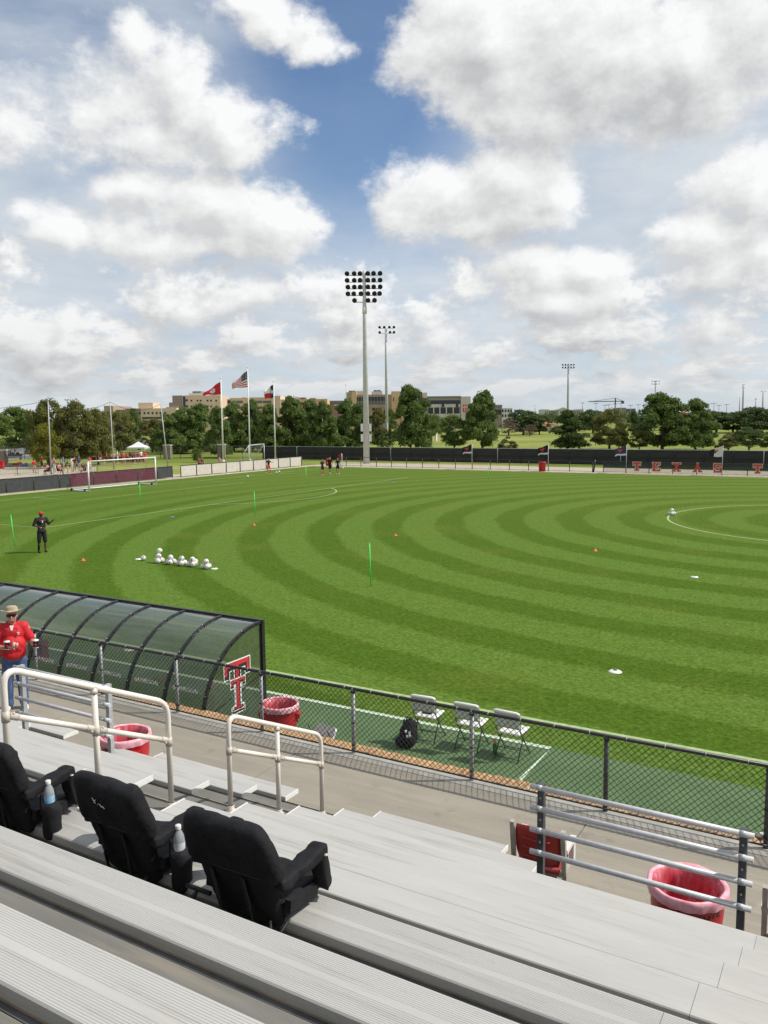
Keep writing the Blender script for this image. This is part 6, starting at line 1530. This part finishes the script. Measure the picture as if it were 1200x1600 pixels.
def leaf_mesh(name, lobes, per, size, seed, m, flat=1.0):
    rng = np.random.default_rng(seed); Cs, Ns, Ss = [], [], []
    for (c, r) in lobes:
        n = max(12, int(per*(r[0]/.12)**1.6)); d = rng.normal(size=(n, 3)); d /= np.linalg.norm(d, axis=1, keepdims=True)
        d[:, 2] = np.where(d[:, 2] < -.35, -d[:, 2]*.6, d[:, 2])
        rad = rng.uniform(.45, 1.08, (n, 1))**.6
        lump = 1+.25*np.sin(d[:, :1]*9+c[0]*40)*np.cos(d[:, 1:2]*8+c[1]*30)
        Cs.append(np.array(c)+d*rad*lump*np.array(r)); nn = d+rng.normal(size=(n, 3))*.55; nn /= np.linalg.norm(nn, axis=1, keepdims=True); Ns.append(nn); Ss.append(rng.uniform(.6, 1.3, n)*size)
    V = quads(np.concatenate(Cs), np.concatenate(Ns), np.concatenate(Ss), rng); n = len(V)//4
    me = bpy.data.meshes.new(name); me.vertices.add(4*n); me.vertices.foreach_set('co', V.astype(np.float32).ravel()); me.loops.add(4*n); me.loops.foreach_set('vertex_index', np.arange(4*n, dtype=np.int32)); me.polygons.add(n); me.polygons.foreach_set('loop_start', np.arange(0, 4*n, 4, dtype=np.int32)); me.polygons.foreach_set('loop_total', np.full(n, 4, np.int32)); me.materials.append(m); me.update(); me.validate(); return me
def lobes_for(kind, seed):
    rng = random.Random(seed); L = []
    if kind in ('pine', 'cedar'):
        for i in range(74 if kind == 'pine' else 70):
            h = rng.uniform(.06, .97)**.9 if kind == 'pine' else rng.uniform(.05, .98)
            env = .5*min(1, (1.03-h)/.66)**(.62 if kind == 'pine' else 1.0)*min(1, .72+h*1.2); a = rng.uniform(0, 6.283); env *= 1+.22*math.sin(2*a+seed)+.14*math.sin(3*a+h*9+seed*2); rr_ = env*math.sqrt(rng.uniform(.05, 1))*rng.uniform(.72, 1.15)
            s = rng.uniform(.085, .140)*(1.15-.45*h); L.append(((rr_*math.cos(a), rr_*math.sin(a), h), (s*1.2, s*1.2, s*.92)))
        L.append(((0, 0, .93), (.07, .07, .07)))
    elif kind == 'round':
        for i in range(44):
            d = Vector((rng.gauss(0, 1), rng.gauss(0, 1), rng.gauss(0, 1))).normalized(); s = rng.uniform(.11, .15); L.append(((d.x*.38, d.y*.38, .58+d.z*.30), (s, s, s*.9)))
    elif kind == 'bush':
        for i in range(26): a = rng.uniform(0, 6.283); rr_ = .42*math.sqrt(rng.random()); h = rng.uniform(.15, .88)*(1-.8*(rr_/.5)**2)+.08; s = rng.uniform(.09, .15); L.append(((rr_*math.cos(a), rr_*math.sin(a), h), (s, s, s*1.1)))
    else:
        for i in range(72):
            h = rng.uniform(.14, .95); t = (h-.12)/.86; env = .5*math.sqrt(max(.02, 1-(2*t-.92)**2*.95)); a = rng.uniform(0, 6.283); rr_ = env*math.sqrt(rng.uniform(.08, 1))*rng.uniform(.8, 1.1); s = rng.uniform(.075, .125); L.append(((rr_*math.cos(a), rr_*math.sin(a), h), (s*1.15, s*1.15, s)))
    return L
def trunk_mesh(kind, seed):
    rng = random.Random(seed); b = MB(); top = .9 if kind in ('pine', 'cedar') else .55
    b.tube([(0, 0, -.02), (.006, 0, top*.35), (-.01, .008, top*.7), (0, 0, top)], [.034, .026, .016, .006], 8)
    for i in range(12):
        h = rng.uniform(.16, top*.9); a = rng.uniform(0, 6.283); l = rng.uniform(.18, .40); b.tube([(0, 0, h), (l*.5*math.cos(a), l*.5*math.sin(a), h+.05), (l*math.cos(a), l*math.sin(a), h+(.10 if kind != 'olive' else .22))], [.012, .008, .003], 5)
    return b.mesh('trunk', M['bark'])
VAR = {}
for kd, lm, per, sz in (('pine', 'pine', 330, .0185), ('cedar', 'cedar', 260, .017), ('olive', 'olive', 250, .0155), ('leafy', 'leafy', 240, .0165), ('yellow', 'yellow', 190, .017), ('round', 'cedar', 260, .016), ('bush', 'olive', 190, .026), ('dry', 'dry', 60, .016), ('farpine', 'far', 90, .028)):
    base = {'yellow': 'leafy', 'dry': 'olive', 'farpine': 'leafy'}.get(kd, kd)
    VAR[kd] = [(trunk_mesh(base, 7*v+len(kd)), leaf_mesh('crown', lobes_for(base, 31*v+len(kd)*3), per, sz, v+5, LM[lm])) for v in range(5 if kd in ('pine', 'olive', 'leafy', 'farpine') else 2)]
rt = random.Random(77)
def tree(px, top, wpx, dist, kind, label, group=None, name='tree'):
    p = at_dist(px, dist); h = height_at(px, top, dist); w = wpx/1297.8*dist*1.06
    t = thing(name, label, 'bush' if kind == 'bush' else 'tree', p, rt.uniform(0, 6.28), group); tm_, cm2 = rt.choice(VAR[kind])
    t.scale = (w, w, h*1.02)
    link_mesh('trunk', tm_, t); link_mesh('crown', cm2, t); return t
TR = [
    (-14, 648, 60, 150, 'leafy', 'broad green tree cut off by the left edge above the cars'), (24, 641, 62, 165, 'leafy', 'dark green tree behind the white parked cars'), (52, 650, 34, 150, 'leafy', 'green tree right of the white cars, behind the yellowish one'),
    (73, 628, 58, 118, 'olive', 'tall olive brown tree right behind the left net pole'), (70, 664, 40, 112, 'yellow', 'yellow green low tree at the foot of the left net pole'), (118, 630, 62, 116, 'olive', 'broad olive brown tree above the spectators'), (150, 641, 52, 118, 'olive', 'olive tree left of the middle net pole'), (181, 643, 52, 138, 'olive', 'olive green tree right of the middle net pole'), (96, 662, 50, 124, 'olive', 'lower olive tree between the two broad ones'),
    (208, 641, 24, 230, 'pine', 'narrow dark pine in front of the low tan building'), (236, 655, 46, 160, 'olive', 'low olive tree above the white tent'), (262, 648, 44, 150, 'pine', 'dark pine left of the stone pillars'), (283, 638, 44, 152, 'pine', 'dark pine below the tall pale building, left one'), (308, 633, 50, 150, 'pine', 'big dark pine left of the first flagpole'), (340, 640, 44, 132, 'pine', 'rounded green pine right behind the first flagpole'), (364, 630, 46, 158, 'pine', 'pine between the first and the tallest flagpole'),
    (394, 626, 46, 156, 'pine', 'tall pine right behind the tallest flagpole'), (420, 635, 44, 150, 'pine', 'pine between the tallest and the third flagpole'), (457, 622, 60, 152, 'pine', 'broad tall pine right of the third flagpole'), (484, 629, 46, 158, 'pine', 'pine left of the narrow pair of pines'), (506, 631, 44, 150, 'pine', 'bright green pine above the three players'), (541, 625, 44, 160, 'pine', 'tall dark pine left of the tallest floodlight mast'), (561, 635, 42, 154, 'pine', 'pine right behind the tallest floodlight mast'), (590, 640, 30, 156, 'olive', 'thin sparse brownish tree right of the tallest mast'), (607, 642, 30, 190, 'pine', 'dark pine behind the thin floodlight mast'),
    (641, 607, 66, 148, 'pine', 'huge dark pine right of the thin floodlight mast'), (674, 648, 30, 200, 'leafy', 'small green tree right of the huge pine'), (710, 650, 46, 152, 'leafy', 'light green leafy tree left of the tall column pine'), (754, 613, 60, 150, 'pine', 'tall column shaped pine in front of the arena building'), (793, 683, 30, 140, 'bush', 'olive bush right of the tall column pine'), (690, 655, 60, 330, 'farpine', 'far green tree line clump below the arena building'),
    (818, 641, 52, 270, 'farpine', 'rounded far green tree left of the cream house'), (843, 648, 34, 275, 'farpine', 'smaller far green tree beside the cream house'), (795, 656, 34, 262, 'dry', 'bare pinkish brown tree on the far side of the lawn'), (828, 664, 26, 255, 'dry', 'low bare brown tree in front of the far green ones'),
    (887, 645, 64, 150, 'cedar', 'dark conical cedar with the mast rising behind it'), (927, 641, 46, 290, 'farpine', 'far dark tree right of the conical cedar'), (953, 641, 54, 152, 'olive', 'olive tree left of the big right hand pine'), (968, 668, 30, 146, 'olive', 'small olive shrub tree at the foot of the olive tree'), (990, 645, 22, 300, 'cedar', 'small far dark conifer left of the big pine'), (1000, 674, 34, 146, 'olive', 'low olive tree at the left foot of the big pine'),
    (1036, 616, 74, 148, 'pine', 'big broad pine above the letters on the right'), (1088, 627, 52, 150, 'pine', 'second large pine right of the big broad one'), (1140, 673, 40, 145, 'bush', 'broad olive bush left of the round dark tree'), (1172, 667, 44, 138, 'round', 'round dark trimmed tree near the right edge'), (1206, 675, 30, 140, 'leafy', 'green tree cut off by the right edge'),
    (1120, 643, 50, 285, 'farpine', 'far dark tree right of the second large pine'), (1146, 645, 48, 290, 'farpine', 'far dark tree above the olive bush'), (1180, 638, 56, 280, 'farpine', 'far tall dark tree above the round tree'), (1208, 642, 40, 290, 'farpine', 'far dark tree at the right edge'), (1062, 650, 60, 330, 'farpine', 'far dark tree between the two large pines'), (905, 650, 44, 330, 'farpine', 'far dark tree behind the right side of the cedar'), (1010, 652, 50, 340, 'farpine', 'far dark tree behind the low olive tree'),
]
for a in TR: tree(*a, group='trees beyond the pitch')
tree(304, 700, 13, 118, 'leafy', 'thin young tree in front of the open mesh fence', 'trees beyond the pitch', 'sapling')
# shrubs and undergrowth under the pine row, and the woods along the skyline
rng = random.Random(4); L = []
for i in range(150):
    px = rng.uniform(-150, 1400); dist = rng.uniform(480, 900); p = at_dist(px, dist); h = rng.uniform(5.5, 9.5)
    if 700 < px < 1250 and dist < 600: h *= .8
    for j in range(5): L.append(((p.x+rng.gauss(0, 5), p.y+rng.gauss(0, 5), h*rng.uniform(.3, .85)), (rng.uniform(3, 5.5), rng.uniform(3, 5.5), h*.32)))
def scaled_leaf(name, L, n, size, m, seed):
    rg = np.random.default_rng(seed); Cs, Ns = [], []
    for c, r in L:
        d = rg.normal(size=(n, 3)); d /= np.linalg.norm(d, axis=1, keepdims=True); Cs.append(np.array(c)+d*np.array(r)*rg.uniform(.6, 1.05, (n, 1))); Ns.append(d+rg.normal(size=(n, 3))*.5)
    Nn = np.concatenate(Ns); Nn /= np.linalg.norm(Nn, axis=1, keepdims=True); V = quads(np.concatenate(Cs), Nn, rg.uniform(.6, 1.3, len(Nn))*size, rg); k = len(V)//4
    me = bpy.data.meshes.new(name); me.from_pydata(V.tolist(), [], np.arange(4*k).reshape(-1, 4).tolist()); me.materials.append(m); return link_mesh(name, me)
w_ = scaled_leaf('distant_woods', L, 46, .75, LM['far'], 9); tag(w_, 'dark band of distant woods along the skyline', 'woods', None, 'stuff')
L = []
for i in range(70):
    px = rng.uniform(236, 560); p = at_dist(px, rng.uniform(150, 175)); L.append(((p.x, p.y, rng.uniform(.6, 2.6)), (rng.uniform(1.2, 2.2), rng.uniform(1.2, 2.2), rng.uniform(.8, 1.6))))
u_ = scaled_leaf('undergrowth', L, 150, .22, LM['pine'], 3); tag(u_, 'dark undergrowth beneath the row of pines', 'shrubs', None, 'stuff')
ct = on_ground(841*.0+681, 690); wp_ = thing('white_marker_post', 'small white marker post on the lawn between the pines', 'post', (*on_ground(681, 689).xy, 0)); MB().span((-.25, -.25, 0), (.25, .25, 2.6)).build('shaft', M['white_paint'], wp_); MB().box((-.9, 0, 2.7), (2.2, .4, .3)).build('sign_bar', M['white_paint'], wp_)
